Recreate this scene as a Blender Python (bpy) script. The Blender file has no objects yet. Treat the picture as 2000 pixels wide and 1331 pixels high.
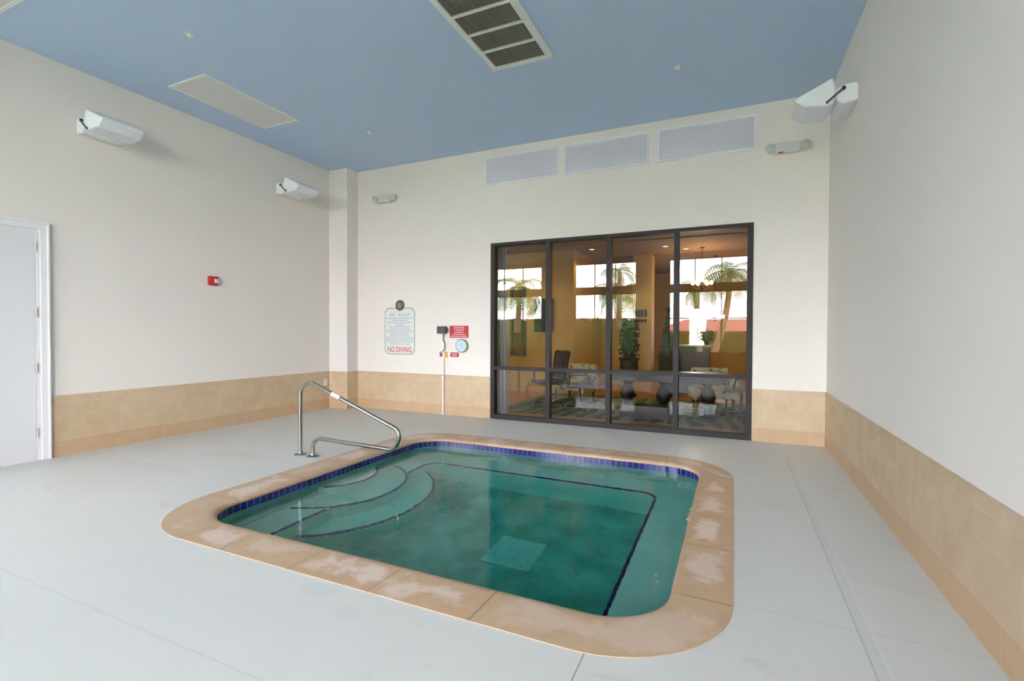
import bpy, bmesh, math, random
from mathutils import Vector, Matrix
random.seed(7)
PI=math.pi
C=bpy.context.scene.collection
sc=bpy.context.scene
# ------------------------------------------------------------------ helpers
def lin(c):
    out=[]
    for v in c:
        v=v/255.0
        out.append(v/12.92 if v<=0.04045 else ((v+0.055)/1.055)**2.4)
    return (out[0],out[1],out[2],1.0)
class MB:
    """collects shapes into one bmesh"""
    def __init__(s,o=(0,0,0)): s.bm=bmesh.new(); s.o=Vector(o); s.uv=None
    def v(s,p): return s.bm.verts.new(Vector(p)-s.o)
    def box(s,x0,x1,y0,y1,z0,z1,bev=0):
        vs=[s.v((x,y,z)) for x in (x0,x1) for y in (y0,y1) for z in (z0,z1)]
        idx=[(0,1,3,2),(4,6,7,5),(0,4,5,1),(2,3,7,6),(0,2,6,4),(1,5,7,3)]
        fs=[s.bm.faces.new([vs[i] for i in f]) for f in idx]
        if bev>0:
            es=list({e for f in fs for e in f.edges})
            bmesh.ops.bevel(s.bm,geom=es,offset=bev,segments=2,affect='EDGES',profile=0.7)
        return s
    def obox(s,c,size,rot,bev=0):
        """box of size, rotated by a 3x3/euler matrix about its centre"""
        R=rot.to_matrix() if hasattr(rot,'to_matrix') else rot
        h=Vector(size)/2; c=Vector(c)
        vs=[s.v(c+R@Vector((a*h.x,b*h.y,d*h.z))) for a in (-1,1) for b in (-1,1) for d in (-1,1)]
        idx=[(0,1,3,2),(4,6,7,5),(0,4,5,1),(2,3,7,6),(0,2,6,4),(1,5,7,3)]
        fs=[s.bm.faces.new([vs[i] for i in f]) for f in idx]
        if bev>0:
            es=list({e for f in fs for e in f.edges})
            bmesh.ops.bevel(s.bm,geom=es,offset=bev,segments=2,affect='EDGES',profile=0.7)
        return s
    def lathe(s,c,prof,n=24,axis='z',ax=None):
        """prof: list of (radius, height); axis z, x or y"""
        c=Vector(c); rings=[]
        for (r,h) in prof:
            ring=[]
            for i in range(n):
                a=2*PI*i/n; u,w=r*math.cos(a),r*math.sin(a)
                if axis=='z': p=Vector((u,w,h))
                elif axis=='x': p=Vector((h,u,w))
                else: p=Vector((u,h,w))
                ring.append(s.v(c+p))
            rings.append(ring)
        for a,b in zip(rings,rings[1:]):
            for i in range(n):
                j=(i+1)%n
                s.bm.faces.new((a[i],a[j],b[j],b[i]))
        if prof[0][0]>1e-6: s.bm.faces.new(rings[0][::-1])
        if prof[-1][0]>1e-6: s.bm.faces.new(rings[-1])
        return s
    def tube(s,pts,r,n=14,cap=True):
        pts=[Vector(p) for p in pts]; rings=[]
        rr=r if isinstance(r,(list,tuple)) else [r]*len(pts)
        t=(pts[1]-pts[0]).normalized()
        up=Vector((0,0,1)) if abs(t.z)<0.9 else Vector((1,0,0))
        nrm=t.cross(up).normalized()
        for i,p in enumerate(pts):
            a=pts[max(i-1,0)]; b=pts[min(i+1,len(pts)-1)]
            t=(b-a).normalized()
            nrm=(nrm-t*nrm.dot(t)).normalized(); bn=t.cross(nrm)
            rings.append([s.v(p+rr[i]*(math.cos(2*PI*k/n)*nrm+math.sin(2*PI*k/n)*bn)) for k in range(n)])
        for a,b in zip(rings,rings[1:]):
            for k in range(n):
                j=(k+1)%n; s.bm.faces.new((a[k],a[j],b[j],b[k]))
        if cap:
            s.bm.faces.new(rings[0][::-1]); s.bm.faces.new(rings[-1])
        return s
    def prism(s,poly,z0,z1,M=None):
        """poly in xy extruded z0..z1; M maps local xyz to world"""
        f=(lambda p: M@Vector(p)) if M else (lambda p: Vector(p))
        a=[s.v(f((x,y,z0))) for x,y in poly]; b=[s.v(f((x,y,z1))) for x,y in poly]
        n=len(poly)
        for i in range(n):
            j=(i+1)%n; s.bm.faces.new((a[i],a[j],b[j],b[i]))
        s.bm.faces.new(a[::-1]); s.bm.faces.new(b)
        return s
    def quad(s,*ps):
        s.bm.faces.new([s.v(p) for p in ps]); return s
    def ball(s,c,r,sub=2,sq=(1,1,1),jit=0,rnd=None):
        m=Matrix.Translation(Vector(c)-s.o)@Matrix.Diagonal((r*sq[0],r*sq[1],r*sq[2],1))
        res=bmesh.ops.create_icosphere(s.bm,subdivisions=sub,radius=1,matrix=m)
        if jit:
            for v in res['verts']:
                v.co+=Vector((rnd.uniform(-1,1),rnd.uniform(-1,1),rnd.uniform(-1,1)))*jit
        return s
    def build(s,name,mat,parent=None,smooth=False,flip=False,recalc=True):
        if recalc: bmesh.ops.recalc_face_normals(s.bm,faces=s.bm.faces[:])
        me=bpy.data.meshes.new(name)
        s.bm.to_mesh(me); s.bm.free()
        if isinstance(mat,(list,tuple)):
            for m in mat: me.materials.append(m)
        else: me.materials.append(mat)
        o=bpy.data.objects.new(name,me); C.objects.link(o)
        if parent: o.parent=parent
        else: o.location=s.o
        if smooth:
            for p in me.polygons: p.use_smooth=True
            try: me.set_sharp_from_angle(angle=math.radians(38))
            except Exception: pass
        return o
def thing(name,loc,label,cat,group=None):
    o=bpy.data.objects.new(name,None); C.objects.link(o); o.location=loc
    o.empty_display_size=0.1
    o['label']=label; o['category']=cat
    if group: o['group']=group
    return o
def tag(o,label,cat,group=None,kind=None):
    o['label']=label; o['category']=cat
    if group: o['group']=group
    if kind: o['kind']=kind
    return o
def struct(o,label=None):
    o['kind']='structure'
    if label: o['label']=label
    return o
def fillet(pts,rad,n=8):
    """polyline with rounded corners"""
    pts=[Vector(p) for p in pts]; out=[pts[0]]
    for i in range(1,len(pts)-1):
        r=rad[i-1] if isinstance(rad,(list,tuple)) else rad
        a,b,c=pts[i-1],pts[i],pts[i+1]
        u=(a-b).normalized(); w=(c-b).normalized()
        ang=u.angle(w); d=min(r/math.tan(ang/2),(a-b).length*0.49 if i>1 else (a-b).length*.95,(c-b).length*0.49 if i<len(pts)-2 else (c-b).length*.95)
        r2=d*math.tan(ang/2)
        cen=b+(u+w).normalized()*(r2/math.sin(ang/2))
        p0=b+u*d; p1=b+w*d
        v0=p0-cen; v1=p1-cen; th=v0.angle(v1); axis=v0.cross(v1).normalized()
        for k in range(n+1):
            out.append(cen+Matrix.Rotation(th*k/n,3,axis)@v0)
    out.append(pts[-1]); return out
def rrpath(x0,x1,y0,y1,r,n=12):
    """rounded rectangle, counter-clockwise from the near side's left end"""
    out=[]
    for cx,cy,a0 in ((x1-r,y0+r,-PI/2),(x1-r,y1-r,0),(x0+r,y1-r,PI/2),(x0+r,y0+r,PI)):
        for k in range(n+1):
            a=a0+PI/2*k/n; out.append((cx+r*math.cos(a),cy+r*math.sin(a)))
    return out
# ------------------------------------------------------------------ materials
class NT:
    def __init__(s,name):
        s.m=bpy.data.materials.new(name); s.m.use_nodes=True; s.t=s.m.node_tree
        s.t.nodes.clear(); s.out=s.t.nodes.new('ShaderNodeOutputMaterial')
    def n(s,kind,**kw):
        nd=s.t.nodes.new('ShaderNode'+kind)
        for k,v in kw.items():
            if k.startswith('i_'): nd.inputs[k[2:].replace('_',' ')].default_value=v
            else: setattr(nd,k,v)
        return nd
    def l(s,a,b): s.t.links.new(a,b)
    def math(s,op,a,b=None,c=None):
        nd=s.t.nodes.new('ShaderNodeMath'); nd.operation=op
        for i,x in enumerate((a,b,c)):
            if x is None: continue
            if isinstance(x,(int,float)): nd.inputs[i].default_value=x
            else: s.l(x,nd.inputs[i])
        return nd.outputs[0]
    def mix(s,fac,a,b):
        nd=s.t.nodes.new('ShaderNodeMix'); nd.data_type='RGBA'
        for sock,x in ((nd.inputs[0],fac),(nd.inputs[6],a),(nd.inputs[7],b)):
            if isinstance(x,(int,float,tuple)): sock.default_value=x
            else: s.l(x,sock)
        return nd.outputs[2]
    def obj(s): return s.n('TexCoord').outputs['Object']
    def noise(s,vec,scale,detail=3,rough=0.5,dist=0):
        nd=s.n('TexNoise'); nd.inputs['Scale'].default_value=scale; nd.inputs['Detail'].default_value=detail
        nd.inputs['Roughness'].default_value=rough; nd.inputs['Distortion'].default_value=dist
        if vec is not None: s.l(vec,nd.inputs['Vector'])
        return nd.outputs[0]
    def ramp(s,fac,stops):
        nd=s.n('ValToRGB'); cr=nd.color_ramp
        while len(cr.elements)<len(stops): cr.elements.new(0.5)
        for e,(p,c) in zip(cr.elements,stops):
            e.position=p; e.color=c if isinstance(c,tuple) else (c,c,c,1)
        s.l(fac,nd.inputs[0]); return nd.outputs[0]
    def bsdf(s,col,rough=0.5,metal=0,spec=0.5,bump=None,bstr=0.2,bdist=0.01,**kw):
        b=s.n('BsdfPrincipled')
        for k,x in (('Base Color',col),('Roughness',rough),('Metallic',metal),('Specular IOR Level',spec)):
            if isinstance(x,(int,float,tuple)): b.inputs[k].default_value=x
            else: s.l(x,b.inputs[k])
        for k,x in kw.items(): b.inputs[k.replace('_',' ')].default_value=x
        if bump is not None:
            bn=s.n('Bump'); bn.inputs['Strength'].default_value=bstr; bn.inputs['Distance'].default_value=bdist
            s.l(bump,bn.inputs['Height']); s.l(bn.outputs[0],b.inputs['Normal'])
        s.l(b.outputs[0],s.out.inputs[0]); s.b=b
        return s.m
def plain(name,rgb,rough=0.5,metal=0,var=0.06,scale=8,bump=0,bscale=60,spec=0.5,**kw):
    t=NT(name); co=t.obj(); c=lin(rgb)
    n=t.noise(co,scale,4)
    dark=tuple(x*(1-var) for x in c[:3])+(1,); lite=tuple(min(1,x*(1+var)) for x in c[:3])+(1,)
    col=t.mix(n,dark,lite)
    bp=t.noise(co,bscale,3) if bump else None
    return t.bsdf(col,rough,metal,spec,bp,bump or 0.2,0.004,**kw)
def emit(name,rgb,strength):
    t=NT(name); e=t.n('Emission'); e.inputs[0].default_value=lin(rgb); e.inputs[1].default_value=strength
    t.l(e.outputs[0],t.out.inputs[0]); return t.m
def wallmat(name,rgb):
    t=NT(name); co=t.obj(); c=lin(rgb)
    n=t.noise(co,1.3,3); fine=t.noise(co,90,2)
    col=t.mix(n,tuple(x*.975 for x in c[:3])+(1,),c)
    return t.bsdf(col,0.75,0,0.25,fine,0.12,0.003)
M={}
M['wall']=wallmat('cream_wall_paint',(240,233,227))
M['column']=wallmat('cream_column_paint',(239,233,230))
M['ceiling']=wallmat('blue_ceiling_paint',(192,213,240))
M['white_trim']=plain('white_trim_paint',(242,241,244),.4,var=.01)
M['door']=plain('white_door_paint',(232,231,235),.45,var=.012,scale=3)
M['plastic_white']=plain('white_plastic',(243,246,252),.35,var=.02)
M['plastic_dull']=plain('dull_white_plastic',(214,213,208),.4,var=.03)
M['clear_lens']=plain('pale_lamp_lens',(196,194,190),.2,var=.05)
M['bronze']=plain('dark_bronze_aluminium',(40,35,37),.5,metal=0,var=.06,spec=.3)
M['steel']=plain('brushed_stainless_steel',(188,184,178),.17,metal=1,var=.04,scale=30)
M['steel_plate']=plain('stainless_flange',(150,158,158),.3,metal=.9,var=.04)
M['grey_dark']=plain('dark_grey_plastic',(78,78,84),.5)
M['black']=plain('black_plastic',(26,25,27),.45)
M['red']=plain('red_sign_plastic',(178,28,34),.4,var=.03)
M['redtext']=plain('pale_pink_print',(232,180,182),.5)
M['yellow']=plain('yellow_plastic',(214,176,60),.45)
M['hinge']=plain('satin_hinge_metal',(196,188,186),.4,metal=.3)
M['grille_frame']=plain('pale_grey_grille_frame',(236,240,238),.5,var=.02)
M['grille_fin']=plain('grey_grille_fin',(178,178,166),.55,var=.08)
M['grille_dark']=plain('dark_duct_lining',(96,96,90),.8)
M['panel']=plain('white_ceiling_panel',(228,229,230),.6,var=.02)
M['louver']=plain('pale_blue_louvre_paint',(238,236,246),.55,var=.02)
M['louver_back']=plain('pale_blue_duct',(228,228,240),.8,var=.02)
M['label']=plain('pinkish_white_sticker',(240,214,226),.5)
M['teal_text']=plain('grey_green_print',(150,166,160),.6)
M['grey_text']=plain('pale_blue_grey_print',(182,188,204),.6)
M['red_text']=plain('red_print',(206,84,76),.6)
M['sign_white']=plain('white_sign_board',(226,230,226),.4,var=.01)
M['dial']=plain('pale_blue_dial',(196,222,232),.25,var=.03)
def floor_material():
    t=NT('speckled_white_deck'); co=t.obj()
    sp=t.n('SeparateXYZ'); t.l(co,sp.inputs[0]); X,Y=sp.outputs[0],sp.outputs[1]
    base=lin((212,214,211)); 
    n1=t.noise(co,.9,4,.6); n2=t.noise(co,140,2,.6); n3=t.noise(co,2.6,5,.65,.6)
    c=t.mix(n1,lin((211,209,204)),lin((224,222,217)))
    c=t.mix(t.ramp(n2,[(.38,0.0),(.7,1.0)]),t.mix(0.5,c,lin((206,207,203))),c)
    # ochre and grey stains of the resin deck
    mp=t.n('Mapping'); mp.inputs['Scale'].default_value=(1.0,3.2,1); t.l(co,mp.inputs[0])
    n4=t.noise(mp.outputs[0],1.1,5,.65,.8)
    c=t.mix(t.math('MULTIPLY',t.ramp(n4,[(.62,0.0),(.74,1.0)]),.40),c,lin((176,172,150)))
    c=t.mix(t.math('MULTIPLY',t.ramp(n3,[(.6,0.0),(.72,1.0)]),.16),c,lin((182,184,176)))
    # two damp grey patches beside the near coping
    def patch(px,py,sx,sy,seed):
        dx=t.math('DIVIDE',t.math('SUBTRACT',X,px),sx); dy=t.math('DIVIDE',t.math('SUBTRACT',Y,py),sy)
        r=t.math('ADD',t.math('MULTIPLY',dx,dx),t.math('MULTIPLY',dy,dy))
        r=t.math('ADD',r,t.math('MULTIPLY',t.math('SUBTRACT',t.noise(co,seed,5,.7),.5),5.0))
        return t.ramp(r,[(.75,1.0),(.95,0.0)])
    c=t.mix(t.math('MULTIPLY',patch(-2.02,1.96,.13,.07,7),.18),c,lin((190,194,184)))
    c=t.mix(t.math('MULTIPLY',patch(-1.78,1.86,.12,.06,9),.14),c,lin((190,194,184)))
    c=t.mix(t.math('MULTIPLY',patch(-5.45,3.05,.6,.10,5),.16),c,lin((184,180,160)))
    c=t.mix(t.math('MULTIPLY',patch(-5.1,3.75,.45,.12,6),.16),c,lin((184,180,160)))
    # saw-cut joints
    def line(coord,v,w,lo=None,hi=None,other=None):
        m=t.math('LESS_THAN',t.math('ABSOLUTE',t.math('SUBTRACT',coord,v)),w)
        if lo is not None: m=t.math('MULTIPLY',m,t.math('GREATER_THAN',other,lo))
        if hi is not None: m=t.math('MULTIPLY',m,t.math('LESS_THAN',other,hi))
        return m
    cuts=[(line(X,-.582,.0035,None,2.2,Y),.75),(line(Y,2.76,.004,.0,None,X),.2),(line(Y,6.36,.004,-3.9,.5,X),.35),
          (line(X,-2.9,.004,None,2.1,Y),.14),(line(Y,1.35,.004,None,.5,X),.16),(line(X,-1.35,.004,None,2.1,Y),.10),(line(X,-.593,.004,5.75,None,Y),.3),
          (line(Y,1.05,.004,.6,None,X),.3)]
    for m,s_ in cuts: c=t.mix(t.math('MULTIPLY',m,s_),c,lin((128,130,124)))
    band=line(X,.572,.028,None,6.36,Y)
    c=t.mix(t.math('MULTIPLY',band,.12),c,lin((170,174,172)))
    c=t.mix(t.math('MULTIPLY',line(X,.600,.004,None,6.36,Y),.28),c,lin((238,238,232)))
    c=t.mix(t.math('MULTIPLY',line(X,.545,.004,None,6.36,Y),.45),c,lin((150,154,150)))
    return t.bsdf(c,.36,0,.5,n2,.10,.003)
M['floor']=floor_material()
def wainscot_material():
    """travertine tiles: narrow base course, tall course, two thin courses; u runs along the wall"""
    t=NT('travertine_wall_tile'); co=t.obj()
    uv=t.n('UVMap').outputs[0]; sp=t.n('SeparateXYZ'); t.l(uv,sp.inputs[0]); U,Z=sp.outputs[0],sp.outputs[1]
    def course(z0,z1,w,off):
        inm=t.math('MULTIPLY',t.math('GREATER_THAN',Z,z0),t.math('LESS_THAN',Z,z1))
        s=t.math('DIVIDE',t.math('ADD',U,off),w)
        fr=t.math('FRACT',s); ed=t.math('MINIMUM',fr,t.math('SUBTRACT',1.0,fr))
        j=t.math('LESS_THAN',ed,.003/w)
        jz=t.math('LESS_THAN',t.math('MINIMUM',t.math('SUBTRACT',Z,z0),t.math('SUBTRACT',z1,Z)),.003)
        idv=t.math('ADD',t.math('FLOOR',s),z0*37)
        return inm,t.math('MAXIMUM',j,jz),idv
    n=t.noise(co,5,6,.65); n2=t.noise(co,1.2,3); n3=t.noise(co,26,4,.7)
    col=None; jt=None; wn=None
    joint=0.0; tone=0.0
    for a in ((0,.178,.61,.1),(.178,.456,.45,.05),(.456,.60,.36,.17),(.60,.70,.50,.3)):
        i,j,idv=course(*a)
        w=t.n('TexWhiteNoise'); w.noise_dimensions='1D'; t.l(idv,w.inputs['W'])
        joint=t.math('ADD',joint,t.math('MULTIPLY',i,j)); tone=t.math('ADD',tone,t.math('MULTIPLY',i,w.outputs[0]))
    c=t.mix(t.ramp(n,[(.18,0.0),(.82,1.0)]),lin((182,155,123)),lin((220,199,170)))
    c=t.mix(t.math('MULTIPLY',t.ramp(n2,[(.35,0.0),(.65,1.0)]),.4),c,lin((206,184,156)))
    c=t.mix(t.math('MULTIPLY',t.ramp(n3,[(.62,0.0),(.78,1.0)]),.25),c,lin((176,148,116)))
    c=t.mix(t.math('MULTIPLY',tone,.28),c,lin((190,162,130)))
    base=t.math('LESS_THAN',Z,.178)
    c=t.mix(t.math('MULTIPLY',base,.55),c,lin((188,152,116)))
    c=t.mix(t.math('MULTIPLY',joint,.24),c,lin((226,214,190)))
    return t.bsdf(c,.45,0,.4,n3,.1,.004)
M['wainscot']=wainscot_material()
def coping_material():
    t=NT('sandstone_coping'); co=t.obj(); uv=t.n('UVMap').outputs[0]
    sp=t.n('SeparateXYZ'); t.l(uv,sp.inputs[0]); U,V=sp.outputs[0],sp.outputs[1]
    idv=t.math('FLOOR',U); fr=t.math('FRACT',U)
    w=t.n('TexWhiteNoise'); w.noise_dimensions='1D'; t.l(idv,w.inputs['W']); tone=w.outputs[0]
    n=t.noise(co,7,6,.7,.5); n2=t.noise(co,2.3,4,.6,.4); n3=t.noise(co,60,3,.7)
    c=t.mix(n,lin((176,144,112)),lin((206,180,150)))
    c=t.mix(t.math('MULTIPLY',tone,.30),c,lin((196,154,118)))
    # whitish bloom in the middle of the stones, bare at their joints
    ed=t.math('MINIMUM',fr,t.math('SUBTRACT',1.0,fr)); ev=t.math('MINIMUM',V,t.math('SUBTRACT',1.0,V))
    e=t.math('MINIMUM',t.math('MULTIPLY',ed,1.6),ev)
    b=t.math('ADD',t.math('MULTIPLY',e,1.1),t.math('MULTIPLY',t.math('SUBTRACT',n2,.5),2.0))
    b=t.math('ADD',b,t.math('MULTIPLY',t.math('SUBTRACT',n,.5),.5))
    bl=t.ramp(b,[(.22,0.0),(.46,1.0)])
    c=t.mix(t.math('MULTIPLY',bl,t.math('ADD',.30,t.math('MULTIPLY',tone,.5))),c,lin((230,211,201)))
    jn=t.math('LESS_THAN',ed,.008)
    c=t.mix(t.math('MULTIPLY',jn,.6),c,lin((140,110,88)))
    return t.bsdf(c,.42,0,.45,n3,.2,.003)
M['coping']=coping_material()
def tile_material(name,size_u,a,b,g):
    t=NT(name); uv=t.n('UVMap').outputs[0]; sp=t.n('SeparateXYZ'); t.l(uv,sp.inputs[0]); U,V=sp.outputs[0],sp.outputs[1]
    s=t.math('DIVIDE',U,size_u); fr=t.math('FRACT',s)
    w=t.n('TexWhiteNoise'); w.noise_dimensions='1D'; t.l(t.math('FLOOR',s),w.inputs['W'])
    c=t.mix(w.outputs[0],lin(a),lin(b))
    n=t.noise(t.obj(),40,3); c=t.mix(t.math('MULTIPLY',n,.35),c,lin((30,34,120)))
    ed=t.math('MINIMUM',fr,t.math('SUBTRACT',1.0,fr))
    c=t.mix(t.math('LESS_THAN',ed,.07),c,lin(g))
    return t.bsdf(c,.12,0,.6)
M['blue_tile']=tile_material('cobalt_waterline_tile',.064,(14,14,66),(38,46,128),(104,106,160))
M['trim_tile']=tile_material('dark_blue_edge_tile',.05,(34,26,74),(48,44,104),(70,62,110))
def plaster(nm,a,b):
    t=NT(nm); co=t.obj(); n=t.noise(co,3,5,.6); n2=t.noise(co,40,3)
    c=t.mix(t.ramp(n,[(.35,0.0),(.65,1.0)]),lin(a),lin(b))
    return t.bsdf(c,.8,0,.2,n2,.2,.004)
M['plaster']=plaster('pale_pool_plaster',(222,236,226),(236,246,238)); M['basin']=plaster('depth_shaded_plaster',(132,176,168),(184,216,206))  # basin repeats the bench finish, with depth shade and bright water patches painted in
M['drain']=plain('white_drain_grate',(252,254,244),.6,var=.25,scale=9)
def water():
    t=NT('spa_water'); co=t.obj()
    n=t.noise(co,5.5,3,.55,.3); n2=t.noise(co,19,2,.5)
    h=t.math('ADD',n,t.math('MULTIPLY',n2,.25))
    b=t.n('BsdfPrincipled'); b.inputs['Base Color'].default_value=(1,1,1,1)
    b.inputs['Specular IOR Level'].default_value=.75; b.inputs['Roughness'].default_value=.0; b.inputs['IOR'].default_value=1.33; b.inputs['Transmission Weight'].default_value=1
    bn=t.n('Bump'); bn.inputs['Strength'].default_value=.05; bn.inputs['Distance'].default_value=.05
    t.l(h,bn.inputs['Height']); t.l(bn.outputs[0],b.inputs['Normal'])
    t.l(b.outputs[0],t.out.inputs[0])
    va=t.n('VolumeAbsorption'); va.inputs['Color'].default_value=(.05,.83,.81,1); va.inputs['Density'].default_value=.9
    t.l(va.outputs[0],t.out.inputs[1])
    return t.m
M['water']=water()
def glass(name,tint=(1,1,1,1),ior=1.5):
    t=NT(name); fr=t.n('Fresnel'); fr.inputs[0].default_value=ior
    tr=t.n('BsdfTransparent'); tr.inputs[0].default_value=tint
    gl=t.n('BsdfGlossy'); gl.inputs['Roughness'].default_value=0.0
    mx=t.n('MixShader'); t.l(fr.outputs[0],mx.inputs[0]); t.l(tr.outputs[0],mx.inputs[1]); t.l(gl.outputs[0],mx.inputs[2])
    t.l(mx.outputs[0],t.out.inputs[0]); return t.m
M['glass']=glass('clear_window_glass',(.93,.92,.90,1),1.5)
M['glass_clear']=glass('daylight_window_glass',(.97,.97,.97,1),1.45)
# ------------------------------------------------------------------ room numbers
XL,XR,YB,H,W=-6.8413,1.0484,7.1191,4.3807,.6812
YC,XC=6.8445,-6.4103
YR=-5.0; XA=-10.4; YA=1.35   # rear wall, recess on the left behind the camera
T=.15
# ------------------------------------------------------------------ pool outlines
CO=(-4.09,.01,2.05,5.80); RO=.68
CI=(-3.74,-.30,2.38,5.475); RI=.36
NSEG=14
outer=rrpath(*CO,RO,NSEG); inner=rrpath(*CI,RI,NSEG)
# ------------------------------------------------------------------ floor with the pool opening
def floor_mesh():
    mb=MB(); bm=mb.bm
    def loop(pts,z=0):
        vs=[bm.verts.new((x,y,z)) for x,y in pts]
        return [bm.edges.new((vs[i],vs[(i+1)%len(vs)])) for i in range(len(vs))],vs
    hole=rrpath(CO[0]+.02,CO[1]-.02,CO[2]+.02,CO[3]-.02,RO-.02,NSEG)
    e1,v1=loop([(XA,YR),(XR+.05,YR),(XR+.05,YB+.12),(XL-.05,YB+.12),(XL-.05,YA),(XA,YA)])
    e2,v2=loop(hole)
    bmesh.ops.triangle_fill(bm,use_beauty=True,edges=e1+e2,normal=(0,0,1))
    top=bm.faces[:]
    # thickness
    res=bmesh.ops.extrude_face_region(bm,geom=top)
    for v in [g for g in res['geom'] if isinstance(g,bmesh.types.BMVert)]: v.co.z-=.10
    return mb.build('floor',M['floor'])
struct(floor_mesh())
# ------------------------------------------------------------------ spa pool
pool=thing('spa_pool',(-2.02,3.93,0),'sunken rectangular spa with sandstone coping and blue waterline tiles in the deck','spa pool')
PO=pool.location.copy()
def band(path_a,za,path_b,zb,mb,uvl,u_scale=1,closed=True,off=0.0):
    n=len(path_a); s=off
    for i in range(n if closed else n-1):
        j=(i+1)%n
        d=(Vector(path_a[j])-Vector(path_a[i])).length
        f=mb.bm.faces.new([mb.v((*path_a[i],za)),mb.v((*path_a[j],za)),mb.v((*path_b[j],zb)),mb.v((*path_b[i],zb))])
        for lp,(u,v) in zip(f.loops,((s,0),(s+d,0),(s+d,1),(s,1))): lp[uvl].uv=(u*u_scale,v)
        s+=d
def lerp2(a,b,t): return (a[0]+(b[0]-a[0])*t,a[1]+(b[1]-a[1])*t)
def coping_mesh():
    mb=MB(PO); uvl=mb.bm.loops.layers.uv.new('UVMap')
    # stone boundaries as positions on the outline: straight-side joints, whole corners
    def side(p,q,cuts):      # list of (inner,outer) points along a straight run
        return [(lerp2(p[0],q[0],c),lerp2(p[1],q[1],c)) for c in cuts]
    n=NSEG+1
    corners=[[(inner[k*n+i],outer[k*n+i]) for i in range(n)] for k in range(4)]
    stations=[]; stone=0; ids=[]
    segs=[]   # each segment: list of station pairs forming one stone
    def straight(a,b,joints_from_a):
        L=(Vector(b[1])-Vector(a[1])).length
        cuts=[0]+[j/L for j in joints_from_a if 0.02<j<L-.02]+[1]
        return [[(lerp2(a[0],b[0],t),lerp2(a[1],b[1],t)) for t in [c0+(c1-c0)*k/4 for k in range(5)]] for c0,c1 in zip(cuts,cuts[1:])]
    # near side runs left (corner 3 end) to right (corner 0 start)
    a=corners[3][-1]; b=corners[0][0]
    xj=[-.583,-1.165,-1.79,-2.39,-2.99]
    near=straight(a,b,[x-a[1][0] for x in sorted(xj) if x>a[1][0] and x<b[1][0]-.02])
    right=straight(corners[0][-1],corners[1][0],[y-corners[0][-1][1][1] for y in (3.42,4.0,4.62)])
    far=straight(corners[1][-1],corners[2][0],[corners[1][-1][1][0]-x for x in (-1.25,-1.85,-2.45,-3.05)])
    left=straight(corners[2][-1],corners[3][0],[corners[2][-1][1][1]-y for y in (4.6,4.0,3.4)])
    last=near.pop()
    segs+=near
    segs.append(last+corners[0][1:])
    segs+=right+[corners[1]]+far+[corners[2]]+left+[corners[3]]
    prof=[(-.0,-.02),(0,.004),(.80,.006),(.90,.004),(.965,-.003),(1.0,-.014),(1.005,-.026),(.985,-.036),(.93,-.040),(.80,-.040)]
    for si,sg in enumerate(segs):
        L=[0]
        for i in range(1,len(sg)):
            L.append(L[-1]+(Vector(sg[i][1])-Vector(sg[i-1][1])).length)
        rows=[]
        for k,(pi,po) in enumerate(sg):
            # pull the ends in 1.5 mm for the joint
            rows.append([(*lerp2(po,pi,t),z) for t,z in prof])
        for k in range(len(sg)-1):
            u0,u1=si+.001+.998*L[k]/L[-1],si+.001+.998*L[k+1]/L[-1]
            for q in range(len(prof)-1):
                f=mb.bm.faces.new([mb.v(rows[k][q]),mb.v(rows[k+1][q]),mb.v(rows[k+1][q+1]),mb.v(rows[k][q+1])])
                for lp,(u,v) in zip(f.loops,((u0,prof[q][0]),(u1,prof[q][0]),(u1,prof[q+1][0]),(u0,prof[q+1][0]))): lp[uvl].uv=(u,max(0,min(1,v)))
    bmesh.ops.remove_doubles(mb.bm,verts=mb.bm.verts[:],dist=.0005)
    return mb.build('coping',M['coping'],pool,smooth=True)
coping_mesh()
mid=[lerp2(i,o,.05) for i,o in zip(inner,outer)]
ZW=-.10
mb=MB(PO); uvl=mb.bm.loops.layers.uv.new('UVMap'); band(mid,-.036,mid,-.104,mb,uvl); mb.build('waterline_tile_band',M['blue_tile'],pool)
shell=[lerp2(i,o,.062) for i,o in zip(inner,outer)]
ZF=-1.08
mb=MB(PO); uvl=mb.bm.loops.layers.uv.new('UVMap'); band(shell,-.104,shell,ZF,mb,uvl); band(mid,-.104,shell,-.1045,mb,uvl)
mb.bm.faces.new([mb.v((*p,ZF)) for p in shell]); mb.build('basin_shell',M['basin'],pool)
# bench ring
bx0,bx1,by0,by1,br,ZS=-3.41,-.70,2.64,5.10,.16,-.50
ring=rrpath(bx0,bx1,by0,by1,br,NSEG)
mb=MB(PO); uvl=mb.bm.loops.layers.uv.new('UVMap'); band(shell,ZS,ring,ZS,mb,uvl); band(ring,ZS,ring,ZF,mb,uvl); mb.build('bench',M['plaster'],pool)
def arc(cx,cy,r,xmin,n=48):
    out=[]
    for k in range(n+1):
        a=-PI/2-.6+(PI+1.2)*k/n
        p=(cx+r*math.cos(a),cy+r*math.sin(a))
        if p[0]>xmin: out.append(p)
    return out
XW=CI[0]-.02
SA=(-3.97,4.03,.47,-.25); SB=(-3.97,4.01,.80,-.497); SCc=(-4.04,3.99,1.17,-.77)
for cx,cy,r,z in (SA,SB,SCc):
    pts=arc(cx,cy,r,XW)
    mb=MB(PO); mb.prism([(XW,pts[0][1])]+pts+[(XW,pts[-1][1])],ZF,z); mb.build('entry_step',M['plaster'],pool)
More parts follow.
